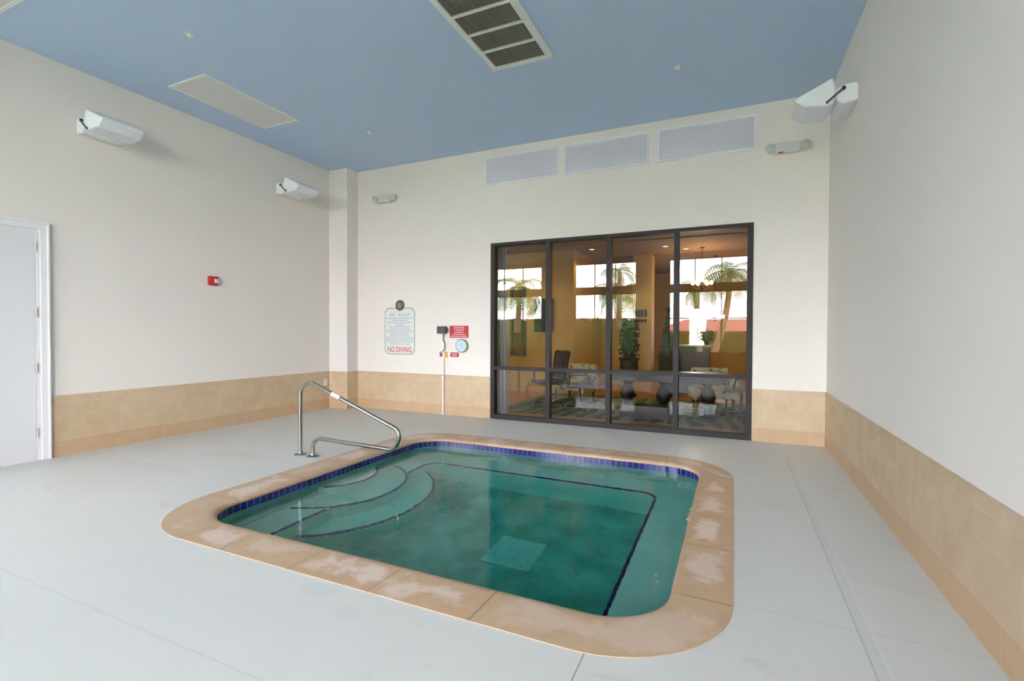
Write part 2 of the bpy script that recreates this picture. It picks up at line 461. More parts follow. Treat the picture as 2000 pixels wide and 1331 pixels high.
def edge_strip(path,z,inward,name='edge_tile_strip',w=.022,closed=False):
    """tile strip on a tread's edge and just down its face"""
    mb=MB(PO); uvl=mb.bm.loops.layers.uv.new('UVMap'); n=len(path)
    off=[]
    for i in range(n):
        a=Vector(path[max(i-1,0) if not closed else i-1]); b=Vector(path[min(i+1,n-1) if not closed else (i+1)%n])
        t=(b-a).normalized(); nm=Vector((-t.y,t.x))*inward
        off.append((Vector(path[i]),nm))
    ins=[tuple(p+nm*w) for p,nm in off]; out=[tuple(p-nm*.004) for p,nm in off]
    band(ins,z+.004,out,z+.004,mb,uvl,closed=closed); band(out,z+.004,out,z-.018,mb,uvl,closed=closed)
    return mb.build(name,M['trim_tile'],pool)
edge_strip(arc(*SA[:3],XW+.01),SA[3],1)
edge_strip([p for p in arc(*SB[:3],XW+.02)],SB[3],1)
def inside(p,S): return (p[0]-S[0])**2+(p[1]-S[1])**2<S[2]**2
cpts=[p for p in arc(*SCc[:3],XW) if p[0]>bx0]
edge_strip(cpts,SCc[3],1)
# bench edge: from the step's far side round to its near side
n=len(ring)
dense=[]
for i in range(n):
    a,b=ring[i],ring[(i+1)%n]; L=(Vector(b)-Vector(a)).length; k=max(1,int(L/.08))
    for q in range(k): dense.append(lerp2(a,b,q/k))
st=next(i for i in range(len(dense)) if inside(dense[i-1],SB) and not inside(dense[i],SB))
run=[]
for k in range(len(dense)):
    p=dense[(st+k)%len(dense)]
    if inside(p,SB): break
    run.append(p)
edge_strip(run,ZS,-1)
# main drain
mb=MB(PO); mb.box(-1.93,-1.50,3.62,4.08,ZF,ZF+.025,.004)
dr=mb.build('main_drain_cover',M['drain'],pool); dr['label']='square white main drain cover on the spa floor'
mb=MB(PO)
for k in range(9): mb.box(-1.90+k*.045,-1.875+k*.045,3.66,4.04,ZF+.025,ZF+.032)
mb.build('grate_bars',M['drain'],dr)
for (x,y,z,ax) in ((-1.0,5.49,-.32,'y'),(-2.6,5.49,-.32,'y'),(-.282,3.4,-.32,'x'),(-.282,4.6,-.32,'x')):
    mb=MB(PO); s_=-1
    mb.lathe((x,y,z),[(.0,-.02),(.02,-.02),(.035,-.012),(.038,.0)],16,ax); mb.build('jet_nozzle',M['plastic_white'],pool,smooth=True)
# water
wpath=[lerp2(i,o,.045) for i,o in zip(inner,outer)]
mb=MB(PO); mb.prism([p for p in rrpath(CI[0]-.10,CI[1]+.10,CI[2]-.10,CI[3]+.10,RI+.10,NSEG)],ZF-.05,ZW)
wt=mb.build('spa_water',M['water']); tag(wt,'teal green rippled water filling the sunken spa','water',kind='stuff')
# ------------------------------------------------------------------ walls, ceiling, column
mb=MB(); mb.box(XL-T,XL,YA,YB+T,-.1,H+.1); struct(mb.build('wall_left',M['wall']))
mb=MB(); mb.box(XR,XR+T,YR-T,YB+T,-.1,H+.1); struct(mb.build('wall_right',M['wall']))
WX0,WX1,WZ1=-3.622,.220,2.857
mb=MB(); mb.box(XL,WX0,YB,YB+T,-.1,H+.1); mb.box(WX1,XR,YB,YB+T,-.1,H+.1); mb.box(WX0,WX1,YB,YB+T,WZ1,H+.1); struct(mb.build('wall_back',M['wall']))
mb=MB(); mb.box(XL,XC,YC,YB,0,H); struct(mb.build('wall_corner_column',M['column']))
mb=MB(); mb.box(XA-T,XA,YR-T,YA+T,-.1,H+.1); struct(mb.build('wall_recess_left',M['wall']))
mb=MB(); mb.box(XA-T,XL-T,YA,YA+T,-.1,H+.1); struct(mb.build('wall_recess_end',M['wall']))
mb=MB(); mb.box(XA-T,XR+T,YR-T,YB+T,H,H+.12); struct(mb.build('ceiling',M['ceiling']))
# rear wall with three tall windows and transoms
wins=[(-10.1,-7.43),(-5.99,-3.49),(-2.27,.49)]
zs=[(.69,2.99),(3.24,4.22)]
mb=MB(); y0,y1=YR-T,YR
xs=[XA]+[v for w in wins for v in w]+[XR]
for i in range(0,len(xs),2): mb.box(xs[i],xs[i+1],y0,y1,-.1,H+.1)
for a,b in wins:
    mb.box(a,b,y0,y1,-.1,zs[0][0]); mb.box(a,b,y0,y1,zs[0][1],zs[1][0]); mb.box(a,b,y0,y1,zs[1][1],H+.1)
struct(mb.build('wall_rear',M['wall']))
k=2
for a,b in wins:
    for zi,(z0,z1) in enumerate(zs):
        w=bpy.data.objects.new('window_%d'%k,None); C.objects.link(w); w.location=((a+b)/2,YR-.08,z0); struct(w); k+=1
        o=w.location
        mb=MB(o); f=.035; d0,d1=YR-.11,YR-.05
        mb.box(a,a+f,d0,d1,z0,z1); mb.box(b-f,b,d0,d1,z0,z1); mb.box(a+f,b-f,d0,d1,z0,z0+f); mb.box(a+f,b-f,d0,d1,z1-f,z1)
        mb.build('window_frame',M['bronze'],w)
        mb=MB(o)
        for q in (1,2):
            x=a+(b-a)*q/3; mb.box(x-.014,x+.014,d0+.01,d1-.01,z0+f,z1-f)
        if zi==0: mb.box(a+f,b-f,d0+.012,d1-.012,1.965,1.995)
        mb.build('muntin',M['bronze'],w)
        mb=MB(o); mb.box(a+f,b-f,YR-.083,YR-.077,z0+f,z1-f); mb.build('pane',M['glass_clear'],w)
        if zi==0:
            mb=MB(o); mb.box(a-.03,b+.03,YR-.05,YR+.03,z0-.03,z0,.004); mb.build('window_sill',M['white_trim'],w)
# wainscot
def wains(name,segs,axis):
    """segs: (p0,p1,plane,thickness sign) boxes with uv along wall"""
    mb=MB(); uvl=mb.bm.loops.layers.uv.new('UVMap')
    for (a,b,c,s_) in segs:
        d=.012*s_
        if axis=='x': mb.box(min(c,c+d),max(c,c+d),a,b,0,W)
        else: mb.box(a,b,min(c,c+d),max(c,c+d),0,W)
    for f in mb.bm.faces:
        for lp in f.loops:
            co=lp.vert.co; lp[uvl].uv=((co.y if axis=='x' else co.x)+10,co.z)
    return struct(mb.build(name,M['wainscot']))
wains('trim_1',[(2.776,YC,XL,1)],'x')
wains('trim_2',[(XL+.012,XC+.012,YC,-1)],'y')
wains('trim_3',[(YC,YB-.012,XC,1)],'x')
wains('trim_4',[(XC+.012,WX0,YB,-1),(WX1,XR-.012,YB,-1)],'y')
wains('trim_5',[(YR+.012,YB,XR,-1)],'x')
wains('trim_6',[(XA,XR,YR,1)],'y')
wains('trim_7',[(YA-.0,1.56,XL,1)],'x')
# ------------------------------------------------------------------ door in the left wall
d1=bpy.data.objects.new('door_1',None); C.objects.link(d1); d1.location=(XL,2.1,0); struct(d1); o=d1.location
mb=MB(o)
dy0,dy1,dz=1.66,2.695,2.49
for (a,b) in ((dy0-.078,dy0),(dy1,dy1+.078)):
    mb.box(XL,XL+.022,a,b,0,dz+.078,.005)
mb.box(XL,XL+.022,dy0,dy1,dz,dz+.078,.005)
mb.box(XL,XL+.034,dy1+.058,dy1+.078,0,dz+.085,.006); mb.box(XL,XL+.034,dy0-.078,dy0-.058,0,dz+.085,.006); mb.box(XL,XL+.034,dy0-.078,dy1+.078,dz+.062,dz+.085,.006)
mb.build('door_frame',M['white_trim'],d1)
mb=MB(o); mb.box(XL-.02,XL+.006,dy0+.006,dy1-.035,.012,dz-.012,.002); mb.build('door_panel',M['door'],d1)
mb=MB(o); mb.box(XL-.01,XL+.010,dy1-.030,dy1,0,dz); mb.build('door_stop',M['white_trim'],d1)
for z in (2.31,1.60,1.0,.30):
    mb=MB(o); mb.lathe((XL+.014,dy1-.033,z-.055),[(.009,0),(.009,.11)],10); mb.box(XL+.006,XL+.011,dy1-.048,dy1-.018,z-.045,z+.045); mb.build('hinge',M['hinge'],d1)
mb=MB(o); mb.lathe((XL+.006,dy0+.08,1.0),[(.03,0),(.03,.008),(.010,.010),(.010,.05),(.028,.055),(.03,.075),(.012,.085)],16,'x'); mb.build('door_handle',M['hinge'],d1,smooth=True)
# ------------------------------------------------------------------ dark framed window wall to the lobby
w1=bpy.data.objects.new('window_1',None); C.objects.link(w1); w1.location=((WX0+WX1)/2,YB,0); struct(w1); o=w1.location
F0,F1=YB-.012,YB+.10; fw=.072
mb=MB(o)
mb.box(WX0,WX0+fw,F0,F1,0,WZ1); mb.box(WX1-fw,WX1,F0,F1,0,WZ1); mb.box(WX0+fw,WX1-fw,F0,F1,WZ1-.05,WZ1); mb.box(WX0+fw,WX1-fw,F0,F1,0,.07)
mb.build('window_frame',M['bronze'],w1)
mul=[-2.632,-1.685,-.738]
for x in mul:
    mb=MB(o); mb.box(x-.035,x+.035,F0+.004,F1-.004,.07,WZ1-.05); mb.build('mullion',M['bronze'],w1)
edges=[WX0+fw]+[v for x in mul for v in (x-.035,x+.035)]+[WX1-fw]
for i in range(0,8,2):
    a,b=edges[i],edges[i+1]
    mb=MB(o); mb.box(a,b,F0+.006,F1-.006,.802,.856); mb.build('transom_rail',M['bronze'],w1)
    for z0,z1 in ((.07,.802),(.856,WZ1-.05)):
        mb=MB(o); mb.box(a,b,YB+.05,YB+.056,z0,z1); mb.build('pane',M['glass'],w1)
# ------------------------------------------------------------------ ceiling fittings
def grille():
    x0,x1,y0,y1=-2.505,-1.782,3.13,4.985; t=thing('return_air_grille',((x0+x1)/2,(y0+y1)/2,H),'large ceiling grille of fine grey fins in a white frame with cross bars','air grille'); o=t.location
    fx0,fx1,fy0,fy1=-2.448,-1.858,3.19,4.925; z0=H-.022
    mb=MB(o); mb.box(x0,fx0,y0,y1,z0,H,.003); mb.box(fx1,x1,y0,y1,z0,H,.003); mb.box(fx0,fx1,y0,fy0,z0,H,.003); mb.box(fx0,fx1,fy1,y1,z0,H,.003)
    mb.build('frame',M['grille_frame'],t)
    bars=[3.38,3.685,3.99,4.302,4.615]
    for y in bars:
        mb=MB(o); mb.box(fx0,fx1,y-.014,y+.014,z0+.002,H); mb.build('cross_bar',M['grille_frame'],t)
    ed=[fy0]+[v for y in bars for v in (y-.014,y+.014)]+[fy1]
    for i in range(0,len(ed),2):
        mb=MB(o); n=30
        for k in range(n):
            x=fx0+(fx1-fx0)*(k+.5)/n
            mb.obox((x,(ed[i]+ed[i+1])/2,z0+.009),(.0135,ed[i+1]-ed[i],.002),Matrix.Rotation(math.radians(35),3,'Y'))
        mb.build('fin_panel',M['grille_fin'],t)
    mb=MB(o); mb.box(fx0,fx1,fy0,fy1,H-.004,H-.001); mb.build('duct_backing',M['grille_dark'],t)
grille()
def cpanel(y0,y1,label):
    x0,x1=-6.272,-5.59; t=thing('ceiling_access_panel',((x0+x1)/2,(y0+y1)/2,H),label,'ceiling panel','white panels along the ceiling by the left wall'); o=t.location
    mb=MB(o); z=H-.014; f=.035
    mb.box(x0,x0+f,y0,y1,z,H,.003); mb.box(x1-f,x1,y0,y1,z,H,.003); mb.box(x0+f,x1-f,y0,y0+f,z,H,.003); mb.box(x0+f,x1-f,y1-f,y1,z,H,.003); mb.build('frame',M['grille_frame'],t)
    mb=MB(o); mb.box(x0+f,x1-f,y0+f,y1-f,H-.009,H-.001); mb.build('panel',M['panel'],t)
cpanel(3.695,5.028,'long flat white panel set in the blue ceiling near the left wall')
cpanel(.88,2.212,'white panel corner at the very top left of the blue ceiling')
for (x,y,lb) in ((-4.985,3.145,'round white sprinkler cap on ceiling nearest the upper left corner'),(-4.955,5.768,'small white sprinkler cap on ceiling near the corner column'),(-.602,5.768,'small white sprinkler cap on ceiling above the dark window, right of the grille')):
    t=thing('sprinkler_cap',(x,y,H),lb,'sprinkler','ceiling sprinkler caps'); mb=MB(t.location)
    mb.lathe((x,y,H),[(.046,0),(.046,-.006),(.040,-.010),(0,-.011)],24); mb.build('escutcheon',M['plastic_dull'],t,smooth=True)
    mb=MB(t.location); mb.lathe((x,y,H-.010),[(.022,0),(.026,-.010),(.022,-.018),(0,-.020)],20); mb.build('cap',M['plastic_white'],t,smooth=True)
# ------------------------------------------------------------------ pale blue louvred vents above the window
for i,(a,b,lb) in enumerate(((-3.730,-2.478,'pale blue louvred wall vent above the window, nearest the corner column'),(-2.385,-1.122,'middle one of three pale blue louvred vents above the dark window'),(-1.008,.236,'pale blue louvred wall vent above the window, nearest the right wall'))):
    z0,z1=3.800,4.258
    t=thing('wall_vent',((a+b)/2,YB,z0),lb,'wall vent','three pale louvred vents above the lobby window'); o=t.location
    mb=MB(o); f=.028; d=YB-.016
    mb.box(a,a+f,d,YB,z0,z1,.002); mb.box(b-f,b,d,YB,z0,z1,.002); mb.box(a+f,b-f,d,YB,z0,z0+f,.002); mb.box(a+f,b-f,d,YB,z1-f,z1,.002); mb.build('frame',M['louver'],t)
    mb=MB(o); mb.box(a+f,b-f,YB-.004,YB-.001,z0+f,z1-f); mb.build('backing',M['louver_back'],t)
    mb=MB(o); n=26
    for k in range(n):
        z=z0+f+(z1-z0-2*f)*(k+.5)/n
        mb.obox(((a+b)/2,YB-.008,z),(b-a-2*f,.002,.0165),Matrix.Rotation(math.radians(-28),3,'X'))
    mb.build('louvre_blades',M['louver'],t)
# ------------------------------------------------------------------ wall mounted uplights
def uplight(xw,sgn,y0,z0,lb):
    """sgn +1: projects to +x from the wall"""
    t=thing('wall_uplight',(xw,y0,z0),lb,'wall light','white tilted uplight boxes high on the side walls'); o=t.location
    L=.44
    X=lambda d: xw+sgn*d
    # mount
    mb=MB(o)
    poly=[(0,0),(.13,-.015),(.17,.02),(.19,.10),(.15,.145),(.10,.165),(0,.165)]
    Mx=Matrix(((sgn,0,0,xw),(0,0,1,y0),(0,1,0,z0),(0,0,0,1)))
    mb.prism(poly,0.0,L-.03,Mx); bmesh.ops.bevel(mb.bm,geom=mb.bm.edges[:],offset=.008,segments=2,affect='EDGES')
    mb.build('mounting_box',M['plastic_white'],t,smooth=True)
    # head, tapering a little to its far end
    mb=MB(o)
    A=[(.205,.245),(.50,.105),(.515,.085),(.505,.060),(.43,.000),(.25,-.020),(.19,.01),(.175,.13)]
    def ring(y,k,inset):
        cx=sum(p[0] for p in A)/len(A); cz=sum(p[1] for p in A)/len(A)
        return [mb.v((X(cx+(p[0]-cx)*k),y,z0+cz+(p[1]-cz)*k)) for p in A]
    rs=[ring(y0-.012,.90,0),ring(y0+.004,1.0,0),ring(y0+L-.03,1.0,0),ring(y0+L,.86,0)]
    n=len(A)
    for a,b in zip(rs,rs[1:]):
        for i in range(n): mb.bm.faces.new((a[i],a[(i+1)%n],b[(i+1)%n],b[i]))
    mb.bm.faces.new(rs[0][::-1]); mb.bm.faces.new(rs[-1])
    hd=mb.build('lamp_head',M['plastic_white'],t)
    mb=MB(o); mb.lathe((X(.118),y0-.001,z0+.125),[(.0,-.02),(.016,-.02),(.018,-.008),(.018,.01)],16,'y'); mb.build('pivot_knob',M['black'],t,smooth=True)
    mb=MB(o); mb.tube([(X(.125),y0-.02,z0+.12),(X(.18),y0-.022,z0+.07),(X(.25),y0-.02,z0+.012)],.009,8); mb.build('tilt_arm',M['grey_dark'],t,smooth=True)
    mb=MB(o); mb.lathe((X(.252),y0-.006,z0+.010),[(.0,-.018),(.012,-.018),(.013,.0)],12,'y'); mb.build('tilt_bolt',M['grey_dark'],t,smooth=True)
    return t
uplight(XL,1,3.035,3.655,'white tilted uplight box on left wall, closest to the white door')
uplight(XL,1,5.69,3.665,'white tilted uplight box on left wall, beside the corner column')
uplight(XR,-1,5.60,3.635,'white tilted uplight box on the right wall near the ceiling')
# ------------------------------------------------------------------ emergency lights
def emergency(x0,x1,z,lb,mat,led):
    xc=(x0+x1)/2; t=thing('emergency_light',(xc,YB,z),lb,'emergency light','twin head emergency lights on the back wall'); o=t.location
    w=(x1-x0)*.30
    mb=MB(o); mb.box(xc-w,xc+w,YB-.07,YB,z-.065,z+.065,.012); mb.build('housing',mat,t,smooth=True)
    for s_ in (-1,1):
        hx=xc+s_*(w+.055)
        mb=MB(o); mb.lathe((hx,YB-.085,z+.005),[(.03,.07),(.05,.05),(.058,.02),(.06,0)],20,'y'); mb.box(min(hx,hx-s_*.06),max(hx,hx-s_*.06),YB-.055,YB-.03,z-.012,z+.012); hd=mb.build('lamp_head',mat,t,smooth=True)
        mb=MB(o); mb.lathe((hx,YB-.085,z+.005),[(.054,0),(.04,-.012),(0,-.018)],20,'y'); mb.build('lens',M['clear_lens'],hd,smooth=True)
    if led:
        mb=MB(o); mb.box(xc-w+.03,xc-w+.09,YB-.074,YB-.068,z-.066,z-.05); mb.build('indicator',M['red'],t)
emergency(-5.99,-5.50,3.80,'off-white twin head emergency light beside the corner column',M['plastic_dull'],False)
emergency(.36,.82,3.755,'off-white twin head emergency light right of the blue vents',M['plastic_dull'],True)
# ------------------------------------------------------------------ spa rules sign
def text_mesh(body,size,name,mat,parent,loc,o,extr=.0015,width=None,spacing=1.0,bold=0):
    cu=bpy.data.curves.new('lettering','FONT'); cu.body=body; cu.size=size; cu.extrude=extr; cu.align_x='CENTER'; cu.align_y='CENTER'; cu.space_character=spacing; cu.offset=bold
    tmp=bpy.data.objects.new('lettering',cu); C.objects.link(tmp)
    dg=bpy.context.evaluated_depsgraph_get(); dg.update()
    me=bpy.data.meshes.new_from_object(tmp.evaluated_get(dg))
    bpy.data.objects.remove(tmp); bpy.data.curves.remove(cu)
    me.name=name; me.materials.clear(); me.materials.append(mat)
    xs=[v.co.x for v in me.vertices]; w=max(xs)-min(xs); k=(width/w) if width else 1
    for v in me.vertices: v.co=Vector((v.co.x*k,-v.co.z,v.co.y))+Vector(loc)-Vector(o)
    ob=bpy.data.objects.new(name,me); C.objects.link(ob); ob.parent=parent; return ob
t=thing('pool_rules_sign',(-5.444,YB,1.0),'white spa rules sign with grey green border and red NO DIVING line','sign'); o=t.location
sx0,sx1,sz0,sz1=-5.775,-5.112,1.003,1.845
def notch(x0,x1,z0,z1,r):
    out=[]
    for cx,cz,a0 in ((x1,z0,PI),(x1,z1,-PI/2),(x0,z1,0),(x0,z0,PI/2)):
        out.append(None)
    pts=[]
    c=.055*r
    pts=[(x0+c,z0),(x1-c,z0),(x1-c*.45,z0+c*.45),(x1,z0+c),(x1,z1-c),(x1-c*.45,z1-c*.45),(x1-c,z1),(x0+c,z1),(x0+c*.45,z1-c*.45),(x0,z1-c),(x0,z0+c),(x0+c*.45,z0+c*.45)]
    return pts
Mz=Matrix(((1,0,0,0),(0,0,-1,YB),(0,1,0,0),(0,0,0,1)))
mb=MB(o); mb.prism(notch(sx0,sx1,sz0,sz1,1.3),0,.010,Mz); mb.build('board',M['sign_white'],t)
mb=MB(o); A_=notch(sx0+.004,sx1-.004,sz0+.004,sz1-.004,1.3); B_=notch(sx0+.018,sx1-.018,sz0+.018,sz1-.018,1.2)
for i in range(len(A_)):
    j=(i+1)%len(A_); mb.quad((A_[i][0],YB-.0112,A_[i][1]),(A_[j][0],YB-.0112,A_[j][1]),(B_[j][0],YB-.0112,B_[j][1]),(B_[i][0],YB-.0112,B_[i][1]))
mb.build('border',M['teal_text'],t)
for ch_,cx_ in zip('SPARULES',(-.205,-.160,-.115,-.005,.045,.095,.145,.195)):
    text_mesh(ch_,.066,'heading_letter',M['teal_text'],t,(-5.444+cx_,YB-.011,1.715),o,.0008,.034 if ch_!='L' else .028,bold=.0006)
text_mesh('NO DIVING',.135,'warning_lettering',M['red_text'],t,(-5.444,YB-.011,1.090),o,.0008,.52,bold=.0012)
rnd=random.Random(3)
mb=MB(o); z=1.655
widths=[.58,.34,.54,.22,.46,.44,.57,.42,.40,.60,.60,.57,.44]
for wd in widths:
    x=-5.444-wd/2; end=-5.444+wd/2
    while x<end:
        l_=rnd.uniform(.02,.06); l_=min(l_,end-x); mb.box(x,x+l_,YB-.0112,YB-.009,z-.009,z+.009); x+=l_+.009
    z-=.0385
mb.build('small_print',M['grey_text'],t)
em=thing('round_emblem',(-5.433,YB,1.895),'round dark emblem with olive centre mounted on top of the spa rules sign','emblem'); o=em.location
mb=MB(o); mb.lathe((-5.433,YB-.011,1.885),[(.094,0),(.094,-.008),(.084,-.014),(.074,-.014),(.072,-.010),(0,-.010)],32,'y'); mb.build('rim',plain('dark_emblem_rim',(52,58,62),.4),em,smooth=True)
mb=MB(o); mb.lathe((-5.433,YB-.021,1.885),[(.072,0),(.070,-.003),(0,-.003)],28,'y'); mb.build('face',plain('olive_emblem_face',(104,108,84),.5,var=.3,scale=40),em)
mb=MB(o); mb.lathe((-5.433,YB-.024,1.878),[(.034,0),(.030,-.003),(0,-.004)],6,'y')
for s_ in (-1,1): mb.obox((-5.433+s_*.03,YB-.026,1.90),(.012,.004,.05),Matrix.Rotation(s_*.5,3,'Y'))
mb.obox((-5.433,YB-.026,1.905),(.014,.004,.055),Matrix.Identity(3))
mb.build('relief_motif',plain('pale_olive_relief',(142,142,108),.5),em)
# ------------------------------------------------------------------ emergency shut off group
t=thing('warning_sign',(-4.217,YB,1.315),'red warning sign with rows of pale print above the round timer','sign'); o=t.location
mb=MB(o); mb.box(-4.400,-4.036,YB-.008,YB,1.315,1.518,.003); mb.build('board',M['red'],t)
mb=MB(o)
for z,wd in ((1.492,.20),(1.462,.19),(1.432,.17),(1.402,.18),(1.370,.26),(1.338,.32)):
    x=-4.218-wd/2; e=-4.218+wd/2
    while x<e:
        l_=min(rnd.uniform(.02,.05),e-x); mb.box(x,x+l_,YB-.0092,YB-.007,z-.008,z+.008); x+=l_+.007
mb.build('print_rows',M['redtext'],t)
t=thing('small_warning_sign',(-4.305,YB,.99),'small red label with pale print below the round timer','sign'); o=t.location
mb=MB(o); mb.box(-4.388,-4.226,YB-.006,YB,.990,1.066,.002); mb.build('board',M['red'],t)
mb=MB(o); mb.box(-4.365,-4.25,YB-.0072,YB-.005,1.035,1.050); mb.box(-4.35,-4.262,YB-.0072,YB-.005,1.006,1.020); mb.build('print_rows',M['redtext'],t)
t=thing('round_timer',(-4.148,YB,1.18),'round pale blue dial with grey case below the red sign','timer'); o=t.location
mb=MB(o); mb.lathe((-4.148,YB,1.182),[(.112,0),(.114,-.045),(.108,-.055),(.096,-.055)],36,'y'); mb.build('case',plain('grey_metal_case',(150,150,142),.4,metal=.4),t,smooth=True)
mb=MB(o); mb.lathe((-4.148,YB-.0545,1.182),[(.098,0),(.096,-.004),(0,-.004)],36,'y'); mb.build('dial',M['dial'],t,smooth=True)
mb=MB(o); mb.obox((-4.140,YB-.060,1.200),(.006,.003,.06),Matrix.Rotation(.3,3,'Y')); mb.obox((-4.165,YB-.060,1.182),(.045,.003,.006),Matrix.Identity(3)); mb.build('hand',plain('pale_hand',(160,190,205),.4),t)
t=thing('control_box',(-4.52,YB,1.38),'dark grey electrical box left of the red warning sign','electrical box'); o=t.location
mb=MB(o); mb.box(-4.605,-4.455,YB-.09,YB,1.385,1.510,.008); mb.build('housing',M['grey_dark'],t,smooth=True)
mb=MB(o); mb.lathe((-4.45,YB-.045,1.447),[(.045,-.01),(.05,.012),(.028,.026),(0,.026)],20,'x'); mb.build('knob',M['grey_dark'],t,smooth=True)
mb=MB(o); mb.tube(fillet([(-4.515,YB-.03,1.387),(-4.515,YB-.03,1.27),(-4.485,YB-.03,1.22),(-4.485,YB-.03,1.12),(-4.52,YB-.034,1.09),(-4.52,YB-.034,1.078)],.03,4),.010,10); mb.build('cable',plain('grey_cable',(140,138,138),.5),t,smooth=True)
t=thing('wall_handset',(-4.525,YB,1.12),'small white handset cradle under the dark grey box','switch'); o=t.location
mb=MB(o); mb.box(-4.55,-4.505,YB-.028,YB,1.12,1.262,.008); mb.build('body',M['plastic_white'],t,smooth=True)
t=thing('emergency_switch',(-4.515,YB,.965),'red, white and yellow emergency switch plate above the conduit','switch'); o=t.location
mb=MB(o); mb.box(-4.595,-4.515,YB-.018,YB,.985,1.075,.004); mb.build('plate',plain('faded_red_plate',(198,110,128),.5),t)
mb=MB(o); mb.box(-4.530,-4.495,YB-.026,YB,.965,1.075,.004); mb.build('white_cover',M['plastic_white'],t)
mb=MB(o); mb.box(-4.493,-4.445,YB-.022,YB,.975,1.075,.004); mb.build('yellow_cover',M['yellow'],t)
mb=MB(o); mb.lathe((-4.562,YB-.018,1.03),[(.018,0),(.018,-.012),(0,-.014)],16,'y'); mb.build('push_button',plain('dark_red_button',(120,40,70),.4),t)
t=thing('conduit_pipe',(-4.507,YB-.03,.03),'thin off-white conduit pipe running down the wall to the deck','pipe'); o=t.location
mb=MB(o); mb.tube([(-4.507,YB-.016,.97),(-4.507,YB-.016,.66)],.010,10); mb.build('upper_pipe',plain('cream_conduit',(222,212,198),.5),t,smooth=True)
mb=MB(o); mb.tube([(-4.512,YB-.034,.66),(-4.512,YB-.034,.018)],.017,12); mb.build('lower_pipe',M['white_trim'],t,smooth=True)
mb=MB(o); mb.lathe((-4.512,YB-.034,0),[(.030,0),(.030,.02),(.018,.03)],14); mb.build('pipe_fitting',M['white_trim'],t,smooth=True)
mb=MB(o); mb.lathe((-4.512,YB-.034,.62),[(.017,0),(.024,.01),(.024,.05),(.010,.06)],14); mb.build('pipe_fitting',M['white_trim'],t,smooth=True)
# fire alarm strobe
t=thing('fire_alarm_strobe',(XL,4.61,2.13),'small red fire alarm strobe with white lens on the left wall','fire alarm'); o=t.location
mb=MB(o); mb.box(XL,XL+.045,4.545,4.675,2.068,2.195,.008); mb.build('housing',M['red'],t,smooth=True)
mb=MB(o); mb.box(XL+.044,XL+.075,4.615,4.668,2.10,2.160,.010); mb.build('strobe_lens',plain('white_strobe_lens',(232,228,238),.2),t,smooth=True)
mb=MB(o)
for k in range(5): mb.box(XL+.0452,XL+.0475,4.555,4.600,2.095+k*.017,2.103+k*.017)
mb.build('sounder_slots',plain('faded_red_slots',(150,60,56),.5),t)
# outlet
t=thing('wall_outlet',(XL+.012,6.735,.48),'white wall outlet on the tan tile beside the corner column','outlet'); o=t.location
mb=MB(o); mb.box(XL+.012,XL+.018,6.70,6.775,.425,.545,.002); mb.build('cover_plate',M['plastic_white'],t)
for z in (.455,.500):
    mb=MB(o); mb.box(XL+.018,XL+.021,6.72,6.755,z,z+.028,.001); mb.build('socket',M['plastic_dull'],t)
# ------------------------------------------------------------------ handrail
t=thing('pool_handrail',(-4.40,4.06,0),'bent stainless steel grab rail planted in the deck at the spa steps','handrail'); o=t.location
Y=4.06
def rail_part(pts,rad,name):
    mb=MB(o); mb.tube(fillet(pts,rad,10),.0225,18); return mb.build(name,M['steel'],t,smooth=True)
rail_part([(-4.497,Y,.0),(-4.497,Y,.895),(-3.08,Y,.385),(-3.165,Y,.188),(-4.305,Y,.212),(-4.305,Y,.0)],[.155,.17,.12,.115],'rail_tube')
for x in (-4.497,-4.305):
    mb=MB(o); mb.lathe((x,Y,.001),[(.070,0),(.070,.006),(.058,.014),(.030,.020),(.026,.032)],26); mb.build('floor_flange',M['steel_plate'],t,smooth=True)
pa=Vector((-4.02,Y,.723)); pb=Vector((-3.905,Y,.682))
mb=MB(o); mb.tube([pa,pb],.0236,18); st=mb.build('sticker',M['label'],t,smooth=True); st['label']='pinkish white warning sticker'
# ------------------------------------------------------------------ lobby beyond the glass
LY0=YB+T; LYE=16.0; LH=3.30; LX0,LX1=-7.2,.85
M['lwall']=wallmat('amber_lobby_paint',(192,162,88)); M['lceil']=wallmat('lobby_ceiling_paint',(146,120,76)); M['ltan']=wallmat('tan_lobby_column_paint',(196,178,128))
def wood(name,a,b,sx=1,sy=12):
    t=NT(name); co=t.obj(); mp=t.n('Mapping'); mp.inputs['Scale'].default_value=(sx,sy,sx); t.l(co,mp.inputs[0])
    n=t.noise(mp.outputs[0],3,5,.6,.4); c=t.mix(n,lin(a),lin(b)); return t.bsdf(c,.35,0,.5)
M['lfloor']=wood('orange_wood_floor',(150,98,44),(186,128,66),1,9)
def carpet():
    t=NT('green_patterned_carpet'); co=t.obj()
    vz=t.n('TexVoronoi'); vz.inputs['Scale'].default_value=1.7; t.l(co,vz.inputs['Vector'])
    w=t.n('TexWave'); w.inputs['Scale'].default_value=1.1; w.inputs['Distortion'].default_value=6; t.l(co,w.inputs[0])
    c=t.mix(t.ramp(w.outputs[1],[(.4,0.0),(.6,1.0)]),lin((62,74,54)),lin((100,110,80)))
    c=t.mix(t.math('MULTIPLY',t.ramp(vz.outputs[0],[(.15,1.0),(.28,0.0)]),.6),c,lin((120,92,50)))
    return t.bsdf(c,.9,0,.1,t.noise(co,200,2),.3,.004)
M['carpet']=carpet()
M['darkwood']=wood('dark_stained_wood',(34,26,24),(52,40,36),1,6)
M['darkleather']=plain('charcoal_leather',(44,46,54),.35)
M['olive_mesh']=plain('olive_mesh_fabric',(128,124,44),.7,var=.15)
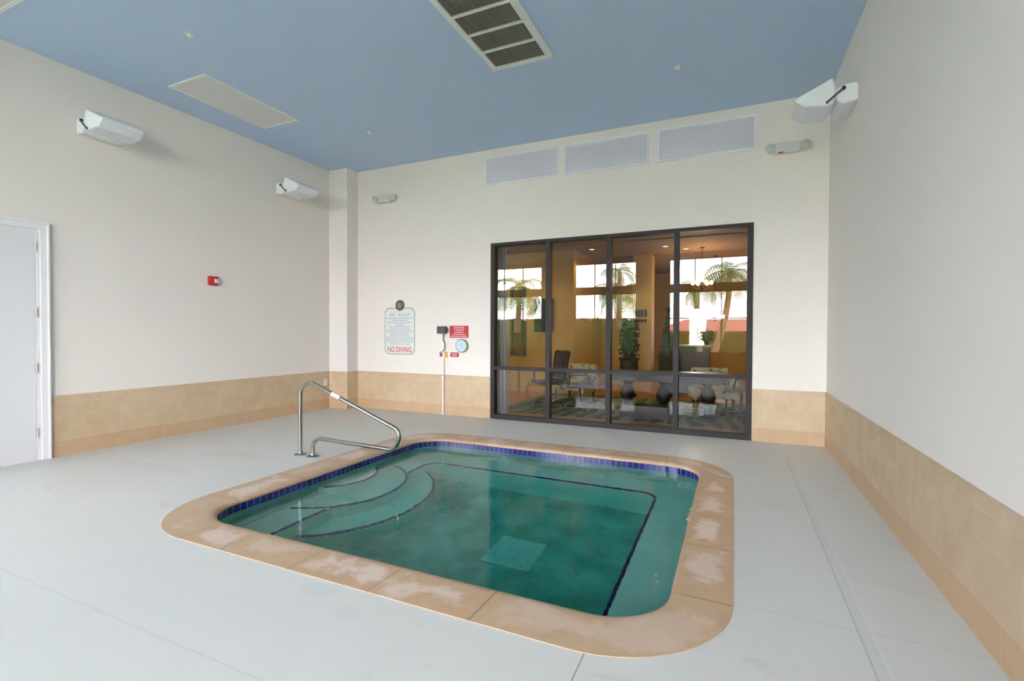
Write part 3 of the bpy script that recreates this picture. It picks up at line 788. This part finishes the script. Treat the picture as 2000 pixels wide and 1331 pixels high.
def floral():
    t=NT('floral_upholstery'); co=t.obj(); v=t.n('TexVoronoi'); v.inputs['Scale'].default_value=11; t.l(co,v.inputs['Vector'])
    n=t.noise(co,9,4); c=t.mix(n,lin((176,178,146)),lin((206,204,180)))
    c=t.mix(t.ramp(v.outputs[0],[(.30,1.0),(.42,0.0)]),c,lin((96,112,72))); return t.bsdf(c,.8,0,.2)
M['floral']=floral()
M['leaf']=plain('dark_green_leaf',(34,58,34),.6,var=.35,scale=12)
M['olive_leaf']=plain('olive_green_leaf',(92,98,44),.6,var=.35,scale=12)
M['urn']=plain('dark_bronze_urn',(38,36,38),.4,metal=.3)
M['sheer']=plain('sheer_grey_curtain',(184,186,194),.8,var=.05)
mb=MB(); mb.box(LX0,LX1,LY0,LYE,-.1,0); struct(mb.build('floor_lobby',M['lfloor']))
mb=MB(); mb.box(LX0-.1,LX1+.15,LY0,LYE+.1,LH,LH+.12)
struct(mb.build('ceiling_lobby',M['lceil']))
mb=MB()
for y in (8.9,10.1,12.2): mb.box(LX0,LX1,y,y+.32,LH-.025,LH)
struct(mb.build('trim_8',M['lceil']))
mb=MB(); mb.box(LX1,LX1+.15,LY0,LYE+.1,-.1,LH+.1); struct(mb.build('wall_lobby_right',M['lwall']))
mb=MB(); mb.box(LX0-.15,LX0,LY0,LYE+.1,-.1,LH+.1); struct(mb.build('wall_lobby_left',M['lwall']))
mb=MB(); mb.box(LX0,-3.33,10.7,10.85,0,LH); mb.box(-3.48,-3.33,10.85,13.2,0,LH); mb.box(-3.48,-2.35,13.2,13.35,0,LH); struct(mb.build('wall_lobby_partition',M['lwall']))
mb=MB(); mb.box(-2.24,-1.80,12.0,12.44,0,LH); struct(mb.build('wall_lobby_column',M['ltan']))
ax0,ax1,az0,az1=-1.27,-.77,.95,1.93
mb=MB(); mb.box(LX0,ax0,LYE,LYE+.15,-.1,LH+.1); mb.box(ax1,LX1,LYE,LYE+.15,-.1,LH+.1); mb.box(ax0,ax1,LYE,LYE+.15,-.1,az0)
acx=(ax0+ax1)/2; ar=(ax1-ax0)/2
poly=[(ax0,LH+.1),(ax0,az1)]+[(acx-ar*math.cos(PI*k/14),az1+ar*math.sin(PI*k/14)) for k in range(1,14)]+[(ax1,az1),(ax1,LH+.1)]
mb.prism(poly,-.15,0,Matrix(((1,0,0,0),(0,0,-1,LYE),(0,1,0,0),(0,0,0,1)))); struct(mb.build('wall_lobby_far',M['lwall']))
aw=bpy.data.objects.new('window_8',None); C.objects.link(aw); aw.location=(acx,LYE,az0); struct(aw); o=aw.location
mb=MB(o)
arcp=[(acx-ar*math.cos(PI*k/16),LYE+.05,az1+ar*math.sin(PI*k/16)) for k in range(17)]
mb.tube([(ax0,LYE+.05,az0)]+arcp+[(ax1,LYE+.05,az0)],.022,8); mb.tube([(ax0,LYE+.05,az0),(ax1,LYE+.05,az0)],.022,8); mb.build('window_frame',M['white_trim'],aw)
mb=MB(o); mb.tube([(acx,LYE-.01,az0),(acx,LYE-.01,az1)],.016,6)
for z in (1.44,1.93): mb.tube([(ax0,LYE-.01,z),(ax1,LYE-.01,z)],.016,6)
mb.build('muntin',plain('grey_muntin_paint',(96,94,92),.6),aw)
mb=MB(o); mb.prism([(ax0,az0),(ax1,az0)]+[(acx+ar*math.cos(PI*k/16),az1+ar*math.sin(PI*k/16)) for k in range(17)],-.066,-.06,Matrix(((1,0,0,0),(0,0,-1,LYE),(0,1,0,0),(0,0,0,1)))); mb.build('pane',M['glass_clear'],aw)
mb=MB(); mb.box(-3.9,.70,7.80,10.65,0,.012); tag(mb.build('lobby_carpet',M['carpet']),'green patterned carpet on the orange lobby floor behind the glass','carpet')
# recessed downlights (visible lamps that light the lobby)
dl=[(-3.009,9.62,'recessed lobby downlight in the second window bay, nearest the glass'),(-2.94,10.80,'recessed lobby downlight low in the second window bay, the farther one'),(-1.357,9.62,'recessed lobby downlight in the third window bay, nearest the glass'),(-1.373,11.04,'recessed lobby downlight in the third window bay beside the mullion'),(-.996,11.55,'recessed lobby downlight in the right window bay above the chandelier'),(.36,14.9,'dim recessed downlight at the far right edge of the lobby'),(-4.7,9.9,'recessed downlight washing the wall in the left window bay')]
warm=emit('warm_downlight_lens',(255,226,170),2.6)
for x,y,lb in dl:
    t=thing('recessed_downlight',(x,y,LH),lb,'downlight','recessed downlights in the lobby ceiling'); o=t.location
    mb=MB(o); mb.lathe((x,y,LH),[(.085,0),(.085,-.008),(.062,-.010),(.060,-.002)],24); mb.build('trim_ring',M['lceil'],t,smooth=True)
    mb=MB(o); mb.lathe((x,y,LH-.003),[(.060,0),(.058,-.003),(0,-.004)],20); mb.build('lens',warm,t)
    ld=bpy.data.lights.new('downlight_lamp','SPOT'); ld.energy=21; ld.color=(1,.80,.38); ld.spot_size=math.radians(130); ld.spot_blend=.6; ld.shadow_soft_size=.06
    lo=bpy.data.objects.new('downlight_lamp',ld); C.objects.link(lo); lo.parent=t; lo.location=(0,0,-.03)
# sheer curtain
mb=MB((-3.66,7.5,0)); n=60
top=[];bot=[]
for k in range(n+1):
    u=k/n; a=u*PI*9
    top.append(mb.v((-3.79+.27*u,7.48+.030*math.sin(a),2.86))); bot.append(mb.v((-3.79+.33*u,7.48+.042*math.sin(a+.4*u),.02)))
for k in range(n): mb.bm.faces.new((top[k],top[k+1],bot[k+1],bot[k]))
cu=mb.build('sheer_curtain',M['sheer'],smooth=True,recalc=False); sd=cu.modifiers.new('thick','SOLIDIFY'); sd.thickness=.003
tag(cu,'grey white sheer curtain hanging at the left end of the lobby glass','curtain')
# dark conference table
t=thing('dark_table',(-.98,8.45,0),'long dark wooden table on turned pedestals behind the window','table'); o=t.location
mb=MB(o); mb.box(-1.93,-.06,8.02,8.86,.69,.75,.012); mb.build('tabletop',M['darkwood'],t)
mb=MB(o); mb.box(-1.85,-.14,8.10,8.78,.62,.69,.006); mb.build('apron',M['darkwood'],t)
prof=[(.14,.0),(.15,.05),(.07,.10),(.05,.17),(.10,.27),(.125,.36),(.10,.46),(.05,.53),(.08,.57),(.08,.63)]
for x in (-1.66,-1.06,-.38):
    mb=MB(o); mb.lathe((x,8.44,.012),prof,22); mb.build('pedestal',M['darkwood'],t,smooth=True)
mb=MB(o); mb.box(-1.5,-.42,8.36,8.52,.05,.19,.01); mb.build('stretcher',M['darkwood'],t)
# chairs
def office_chair(loc,rz,lb,back,seat,cat='chair'):
    t=thing('swivel_chair',loc,lb,cat,'chairs around the lobby table'); t.rotation_euler=(0,0,rz)
    def P(f,name,mat,par=t,**kw):
        mb=MB(); f(mb); ob=mb.build(name,mat,par,**kw); return ob
    P(lambda m: m.box(-.24,.24,-.24,.24,.42,.49,.03),'seat',seat,smooth=True)
    def fr(m):
        pts=fillet([(-.21,-.23,.50),(-.24,-.33,1.04),(.24,-.33,1.04),(.21,-.23,.50),],.05,5)
        m.tube(pts,.017,8); m.tube([(-.21,-.23,.50),(.21,-.23,.50)],.017,8)
    b=P(fr,'backrest_frame',M['black'],smooth=True)
    P(lambda m: m.obox((0,-.285,.78),(.42,.012,.50),Matrix.Rotation(math.radians(10.5),3,'X')),'backrest_mesh',back)
    for s_ in (-1,1):
        P(lambda m: m.tube(fillet([(s_*.23,-.20,.46),(s_*.29,-.18,.66),(s_*.29,.14,.66),(s_*.24,.16,.47)],.05,4),.015,8),'armrest',M['black'],smooth=True)
    P(lambda m: m.lathe((0,0,.06),[(.03,0),(.03,.16),(.022,.18),(.022,.37)],14),'gas_column',M['black'],smooth=True)
    def base(m):
        for k in range(5):
            a=2*PI*k/5+.3; m.tube([(0,0,.085),(.28*math.cos(a),.28*math.sin(a),.065)],[.026,.014],8)
    P(base,'star_base',M['black'],smooth=True)
    for k in range(5):
        a=2*PI*k/5+.3; P(lambda m: m.ball((.28*math.cos(a),.28*math.sin(a),.028),.028,2),'caster',M['black'],smooth=True)
    return t
office_chair((-2.52,8.50,.012),-1.25,'black framed swivel chair with olive mesh back facing the dark table',M['olive_mesh'],M['darkleather'])
office_chair((-3.22,8.75,.012),2.5,'all dark swivel chair beside the sheer curtain in the left bay',M['darkleather'],M['darkleather'])
office_chair((.12,9.0,.012),1.75,'dark chair with olive back panel at the right end of the lobby',M['olive_mesh'],M['darkleather'])
def armchair(loc,rz,lb):
    t=thing('floral_armchair',loc,lb,'armchair','floral armchairs in the lobby'); t.rotation_euler=(0,0,rz)
    def P(f,name,mat,**kw):
        mb=MB(); f(mb); return mb.build(name,mat,t,**kw)
    P(lambda m: m.box(-.30,.30,-.28,.30,.22,.42,.04),'seat_cushion',M['floral'],smooth=True)
    P(lambda m: m.obox((0,-.30,.50),(.66,.12,.48),Matrix.Rotation(math.radians(8),3,'X'),.04),'backrest',M['floral'],smooth=True)
    for s_ in (-1,1): P(lambda m: m.box(s_*.34-.05,s_*.34+.05,-.30,.26,.18,.55,.03),'arm',M['floral'],smooth=True)
    for a in (-1,1):
        for b in (-1,1): P(lambda m: m.lathe((a*.30,b*.24,0),[(.016,0),(.028,.20)],10),'leg',M['darkwood'])
armchair((-3.0,9.75,.012),PI-.3,'floral armchair behind the olive backed chair in the second bay')
armchair((-.35,9.75,.012),PI+.25,'floral armchair behind the right end of the dark table')
t=thing('low_ottoman',(-1.20,7.95,.012),'low black upholstered bench in front of the dark table','bench'); o=t.location
mb=MB(); mb.box(-.30,.30,-.17,.17,.06,.25,.02); mb.build('cushion',plain('black_green_leather',(26,30,26),.4),t,smooth=True)
for a in (-1,1):
    for b in (-1,1):
        mb=MB(); mb.box(a*.25-.02,a*.25+.02,b*.13-.02,b*.13+.02,0,.06); mb.build('foot',M['darkwood'],t)
# urn plants
def leafy(mb,c,shape,n,size,rnd):
    for _ in range(n):
        p=shape(rnd); q=Vector(c)+Vector(p)
        d=Vector((rnd.uniform(-1,1),rnd.uniform(-1,1),rnd.uniform(-.4,1))).normalized(); s_=d.cross(Vector((rnd.uniform(-1,1),rnd.uniform(-1,1),.3))).normalized()
        L=size*rnd.uniform(.7,1.3); w=L*.32
        mb.quad(q,q+d*L*.5+s_*w,q+d*L,q+d*L*.5-s_*w)
def urn_plant(x,y,zr,kind,lb,hgt,rad):
    t=thing('potted_topiary',(x,y,0),lb,'potted plant'); o=t.location; rd=random.Random(int(abs(x)*100))
    mb=MB(o); mb.lathe((x,y,0),[(.17,0),(.17,.06),(.07,.12),(.06,.20),(.13,.36),(.21,.62),(.19,.76),(.23,.84),(.25,.86),(.20,.86)],26); mb.build('urn',M['urn'],t,smooth=True)
    mb=MB(o)
    if kind=='cone':
        mb.lathe((x,y,.84),[(rad*.8,0),(rad*.9,.1),(rad*.45,hgt*.55),(0.0,hgt*.98)],18)
        leafy(mb,(x,y,.84),lambda r:(lambda h,a:((rad*(1-h)*math.cos(a)),(rad*(1-h)*math.sin(a)),h*hgt))(r.random(),r.uniform(0,2*PI)),420,.06,rd)
    else:
        mb.lathe((x,y,.84),[(rad*.6,0),(rad*.85,.25),(rad*.85,hgt*.8),(rad*.4,hgt*.97),(0,hgt)],18)
        leafy(mb,(x,y,.84),lambda r:(lambda h,a:((rad*math.cos(a)),(rad*math.sin(a)),h*hgt))(r.random(),r.uniform(0,2*PI)),480,.08,rd)
    mb.build('foliage',M['leaf'],t,recalc=False)
urn_plant(-2.13,11.0,0,'col','dark urn with a dense columnar green shrub left of the tan column',.86,.17)
urn_plant(-1.33,11.3,0,'cone','dark urn with a pointed cone topiary right of the tan column',1.15,.19)
# reception desk with lamp, plant
t=thing('reception_desk',(-.95,12.2,0),'dark reception desk with a pale counter top deep in the lobby','desk'); o=t.location
mb=MB(o); mb.box(-1.55,-.50,11.95,12.5,0,1.10,.01); mb.build('desk_body',M['darkwood'],t)
mb=MB(o); mb.box(-1.60,-.45,11.90,12.55,1.10,1.14,.008); mb.build('counter_top',plain('tan_stone_top',(176,150,108),.3),t)
t=thing('table_lamp',(-1.32,12.25,1.14),'small table lamp with a beige shade on the reception desk','lamp'); o=t.location
mb=MB(o); mb.lathe((-1.32,12.25,1.14),[(.05,0),(.05,.015),(.015,.03),(.03,.07),(.012,.12),(.008,.2)],14); mb.build('base',M['urn'],t,smooth=True)
mb=MB(o); mb.lathe((-1.32,12.25,1.30),[(.11,0),(.06,.17)],20); mb.build('lamp_shade',plain('beige_lamp_shade',(200,176,130),.7),t,smooth=True)
t=thing('desk_plant',(-.58,12.15,1.14),'round olive bush in a pot on the right end of the reception desk','potted plant'); o=t.location; rd=random.Random(5)
mb=MB(o); mb.lathe((-.58,12.15,1.14),[(.05,0),(.07,.10),(.06,.10)],14); mb.build('pot',M['urn'],t)
mb=MB(o); mb.ball((-.58,12.15,1.34),.11,2); leafy(mb,(-.58,12.15,1.34),lambda r:tuple(.14*v for v in Vector((r.gauss(0,1),r.gauss(0,1),r.gauss(0,1))).normalized()),260,.06,rd); mb.build('foliage',M['olive_leaf'],t,recalc=False)
# wall sign on column
t=thing('lobby_wall_sign',(-2.07,11.99,1.80),'two rows of dark raised marks on the tan lobby column','sign'); o=t.location
mb=MB(o)
for k in range(4): mb.box(-2.22+k*.083,-2.152+k*.083,11.975,12.0,1.80,1.975,.004)
mb.build('upper_marks',M['darkwood'],t)
mb=MB(o)
for k in range(4): mb.box(-2.21+k*.078,-2.147+k*.078,11.98,12.0,1.67,1.745,.004)
mb.build('lower_marks',M['darkwood'],t)
# wall television and framed mirror on partition
t=thing('wall_television',(-3.95,10.70,1.43),'black flat screen on the lobby wall beside the first mullion','television'); o=t.location
mb=MB(o); mb.box(-4.27,-3.82,10.63,10.70,1.43,2.20,.006); mb.build('casing',M['black'],t)
mb=MB(o); mb.box(-4.25,-3.84,10.627,10.632,1.45,2.18); mb.build('screen',plain('dark_screen',(22,28,26),.15),t)
t=thing('framed_mirror',(-4.72,10.70,.85),'tall dark framed mirror on the lobby wall in the left bay','mirror'); o=t.location
mb=MB(o); x0,x1,z0,z1=-4.90,-4.52,.85,2.50
mb.box(x0,x0+.045,10.65,10.70,z0,z1); mb.box(x1-.045,x1,10.65,10.70,z0,z1); mb.box(x0+.045,x1-.045,10.65,10.70,z0,z0+.045); mb.box(x0+.045,x1-.045,10.65,10.70,z1-.045,z1); mb.build('mirror_frame',M['darkwood'],t)
mb=MB(o); mb.box(x0+.045,x1-.045,10.685,10.695,z0+.045,z1-.045); mb.build('mirror_glass',plain('smoky_mirror',(150,140,110),.08,metal=.9),t)
# chandeliers
def chandelier(x,y,z,rad,n,bulb,col,lb,energy,r0=.0,metal='urn'):
    t=thing('chandelier',(x,y,LH),lb,'chandelier'); o=t.location
    mb=MB(o); mb.tube([(x,y,LH),(x,y,z-.05)],.009,8); mb.lathe((x,y,LH-.03),[(.05,0),(.05,.03)],14); mb.build('rod',M[metal],t,smooth=True)
    mb=MB(o); mb.lathe((x,y,z-.12),[(0,0),(.03,.02),(.05,.08),(.025,.14),(.02,.2)],14); mb.build('hub',M[metal],t,smooth=True)
    for k in range(n):
        a=2*PI*k/n+r0; ex,ey=x+rad*math.cos(a),y+rad*math.sin(a)
        mb=MB(o); mb.tube(fillet([(x,y,z-.05),((x+ex)/2,(y+ey)/2,z-.12),(ex,ey,z-.08),(ex,ey,z-.02)],.05,4),.007,6); ar_=mb.build('arm',M[metal],t,smooth=True)
        mb=MB(o); mb.ball((ex,ey,z+.02),bulb,2,(1,1,1.15)); mb.build('bulb',col,ar_,smooth=True)
    ld=bpy.data.lights.new('chandelier_lamp','POINT'); ld.energy=energy; ld.color=(1,.62,.28); ld.shadow_soft_size=.15
    lo=bpy.data.objects.new('chandelier_lamp',ld); C.objects.link(lo); lo.parent=t; lo.location=(0,0,z-LH+.25)
chandelier(-.655,11.5,2.50,.19,6,.040,emit('warm_bulb',(255,190,90),30),'six bulb chandelier glowing amber in the right window bay',22)
chandelier(-.43,12.9,1.80,.18,5,.045,emit('cool_bulb',(225,245,255),6),'low hanging chandelier with cool white bulbs over the far lobby',10,.2)
# ------------------------------------------------------------------ outside, behind the camera (seen mirrored in glass and water)
def grass():
    t=NT('lawn_and_drive'); co=t.obj(); sp=t.n('SeparateXYZ'); t.l(co,sp.inputs[0])
    n=t.noise(co,.8,5,.6); n2=t.noise(co,60,3)
    c=t.mix(n,lin((84,112,52)),lin((118,140,72))); c=t.mix(t.math('MULTIPLY',n2,.3),c,lin((60,84,40)))
    rd=t.math('MULTIPLY',t.math('GREATER_THAN',sp.outputs[1],-17),t.math('LESS_THAN',sp.outputs[1],-10.5))
    c=t.mix(rd,c,lin((176,172,166))); return t.bsdf(c,.9,0,.1)
mb=MB(); mb.box(-60,40,-70,-5.25,-.3,-.15); struct(mb.build('floor_outside',grass()))
M['trunk']=plain('grey_brown_palm_trunk',(120,100,78),.9,var=.25,scale=14,bump=.5,bscale=20)
M['frond']=plain('green_palm_frond',(86,112,48),.55,var=.3,scale=3)
def palm(x,y,h,cr,nf,lb,lean=0.0,seed=1):
    t=thing('palm_tree',(x,y,-.15),lb,'palm tree','palms outside the rear windows'); o=t.location; rd=random.Random(seed)
    top=Vector((x+lean,y,h))
    pts=[Vector((x,y,-.15)).lerp(top,k/8)+Vector((lean*.25*math.sin(PI*k/8),0,0)) for k in range(9)]
    mb=MB(o); mb.tube(pts,[.19-.07*k/8 for k in range(9)],10); mb.build('trunk',M['trunk'],t,smooth=True)
    mb=MB(o)
    for f in range(nf):
        az=2*PI*f/nf*1.0+rd.uniform(-.2,.2); el=rd.uniform(-.3,1.1); L=cr*rd.uniform(.85,1.15)
        d=Vector((math.cos(az),math.sin(az),0)); side=Vector((-d.y,d.x,0)); p=top.copy(); prev=None; m_=14
        ang=el
        for k in range(m_):
            st_=L/m_; q=p+(d*math.cos(ang)+Vector((0,0,1))*math.sin(ang))*st_; ang-=.145
            ll=L*.34*math.sin(PI*min(1,(k+1.2)/(m_+1)))
            for s_ in (-1,1):
                tip=q+side*s_*ll*.85+(q-p).normalized()*ll*.5+Vector((0,0,-ll*.35))
                mb.quad(p,p.lerp(q,.75),tip,p.lerp(tip,.5)+Vector((0,0,.01)))
            p=q
    mb.build('crown',M['frond'],t,recalc=False)
palm(-5.5,-10.8,3.5,1.9,20,'palm whose crown fills the middle rear window',.1,2)
palm(-6.5,-16,5.2,1.5,16,'distant palm left of the one filling the middle rear window',0,3)
palm(-1.1,-11.8,4.4,2.0,20,'palm with drooping fronds seen in the right rear window',.9,4)
palm(-1.9,-18,4.2,1.7,16,'smaller distant palm behind the right rear window',-.2,5)
palm(-11.3,-10.6,4.0,2.0,20,'palm outside the left rear window',.4,6)
M['hedge']=plain('dark_clipped_hedge',(52,72,36),.8,var=.4,scale=6)
def hedge(x0,x1,y,h,lb,seed,dens=300,ls=1.0):
    rd=random.Random(seed); mb=MB(((x0+x1)/2,y,-.15)); mb.box(x0,x1,y-.4,y+.4,-.15,h-.06)
    n=int((x1-x0)*dens)
    for _ in range(n):
        px,pz=rd.uniform(x0,x1),rd.uniform(-.1,h); face=rd.random()
        q=Vector((px,y+.40+rd.uniform(-.02,.06),pz)) if face<.7 else Vector((px,y+rd.uniform(-.4,.4),h-.05))
        d=Vector((rd.uniform(-1,1),rd.uniform(0,1),rd.uniform(-.3,1))).normalized(); s_=d.cross(Vector((rd.uniform(-1,1),.3,rd.uniform(-1,1)))).normalized(); L=rd.uniform(.06,.12)*ls
        mb.quad(q,q+d*L*.5+s_*L*.3,q+d*L,q+d*L*.5-s_*L*.3)
    tag(mb.build('clipped_hedge',M['hedge'],recalc=False),lb,'hedge')
hedge(-14.2,-7.3,-8.0,1.45,'clipped green hedge outside the left rear window',1)
hedge(-7.2,-2.8,-8.4,1.60,'clipped green hedge below the middle rear window',2)
hedge(-32,-7.4,-29,2.6,'tall far hedge of mixed green shrubs across the drive, left of the villa',3,160,3.0)
hedge(-6.6,7.0,-26,1.45,'low far hedge in front of the terracotta roofed villa',4,160,2.4)
t=thing('low_villa',(4,-34,-.15),'long low villa with a terracotta roof far beyond the lawn','building'); o=t.location
for i,(x0,x1) in enumerate(((-6.3,14),)):
    mb=MB(o); mb.box(x0,x1,-38,-32,-.15,1.7); mb.build('wall',plain('pale_stucco',(172,154,122),.8),t)
    mb=MB(o); a=[mb.v(p) for p in ((x0-.5,-38.5,1.65),(x1+.5,-38.5,1.65),(x1+.5,-31.5,1.65),(x0-.5,-31.5,1.65),(x0+2,-35,2.75),(x1-2,-35,2.75))]
    for f in ((0,1,5,4),(1,2,5),(2,3,4,5),(3,0,4),(3,2,1,0)): mb.bm.faces.new([a[q] for q in f])
    mb.build('roof',plain('terracotta_roof',(142,80,68),.8,var=.2,scale=4),t)
# ------------------------------------------------------------------ sky and sun
wd=bpy.data.worlds.new('daylight'); sc.world=wd; wd.use_nodes=True; nt=wd.node_tree; nt.nodes.clear()
out=nt.nodes.new('ShaderNodeOutputWorld'); bg=nt.nodes.new('ShaderNodeBackground')
sky=nt.nodes.new('ShaderNodeTexSky'); sky.sky_type='NISHITA'; sky.sun_disc=False; sky.sun_elevation=math.radians(48); sky.sun_rotation=math.radians(20); sky.air_density=1.0; sky.dust_density=2.0
tc=nt.nodes.new('ShaderNodeTexCoord'); nz=nt.nodes.new('ShaderNodeTexNoise'); nz.inputs['Scale'].default_value=2.6; nz.inputs['Detail'].default_value=6; nz.inputs['Roughness'].default_value=.6
mp=nt.nodes.new('ShaderNodeMapping'); mp.inputs['Scale'].default_value=(1,1,2.4); nt.links.new(tc.outputs['Generated'],mp.inputs[0]); nt.links.new(mp.outputs[0],nz.inputs['Vector'])
rp=nt.nodes.new('ShaderNodeValToRGB'); rp.color_ramp.elements[0].position=.36; rp.color_ramp.elements[1].position=.56; nt.links.new(nz.outputs[0],rp.inputs[0])
sc_=nt.nodes.new('ShaderNodeMix'); sc_.data_type='RGBA'; nt.links.new(rp.outputs[0],sc_.inputs[0])
mul_=nt.nodes.new('ShaderNodeVectorMath'); mul_.operation='SCALE'; mul_.inputs['Scale'].default_value=.16; nt.links.new(sky.outputs[0],mul_.inputs[0])
nt.links.new(mul_.outputs[0],sc_.inputs[6]); sc_.inputs[7].default_value=(1.035,1.0,1.0,1)
nt.links.new(sc_.outputs[2],bg.inputs[0]); bg.inputs[1].default_value=34.0
nt.links.new(bg.outputs[0],out.inputs[0])
sl=bpy.data.lights.new('sun','SUN'); sl.energy=14; sl.angle=.02; sl.color=(1,.95,.86)
so=bpy.data.objects.new('sun',sl); C.objects.link(so); so.rotation_euler=Vector((-.75,-.22,-.70)).to_track_quat('-Z','Y').to_euler()
# ------------------------------------------------------------------ camera
cam=bpy.data.cameras.new('camera'); co_=bpy.data.objects.new('camera',cam); C.objects.link(co_)
R_=[[0.91018,0.4142,0.0042],[-0.41409,0.9101,-0.0154],[-0.0102,0.01228,0.99987]]
rt,fw_,up_=[Vector(r) for r in R_]
m=Matrix((rt,up_,-fw_)).transposed().to_4x4(); m.translation=Vector((0,0,1.4)); co_.matrix_world=m
cam.sensor_width=36; cam.lens=953.27/2000*36; cam.clip_start=.03; cam.clip_end=300
sc.camera=co_
sc.view_settings.view_transform='Standard'; sc.view_settings.look='None'; sc.view_settings.gamma=1; sc.view_settings.use_curve_mapping=False
sc.view_settings.exposure=0.31
sc.cycles.max_bounces=14; sc.cycles.diffuse_bounces=8; sc.cycles.transmission_bounces=10; sc.cycles.glossy_bounces=6; sc.cycles.transparent_max_bounces=16
sc.cycles.caustics_refractive=True; sc.cycles.caustics_reflective=True
sc.cycles.sample_clamp_indirect=8
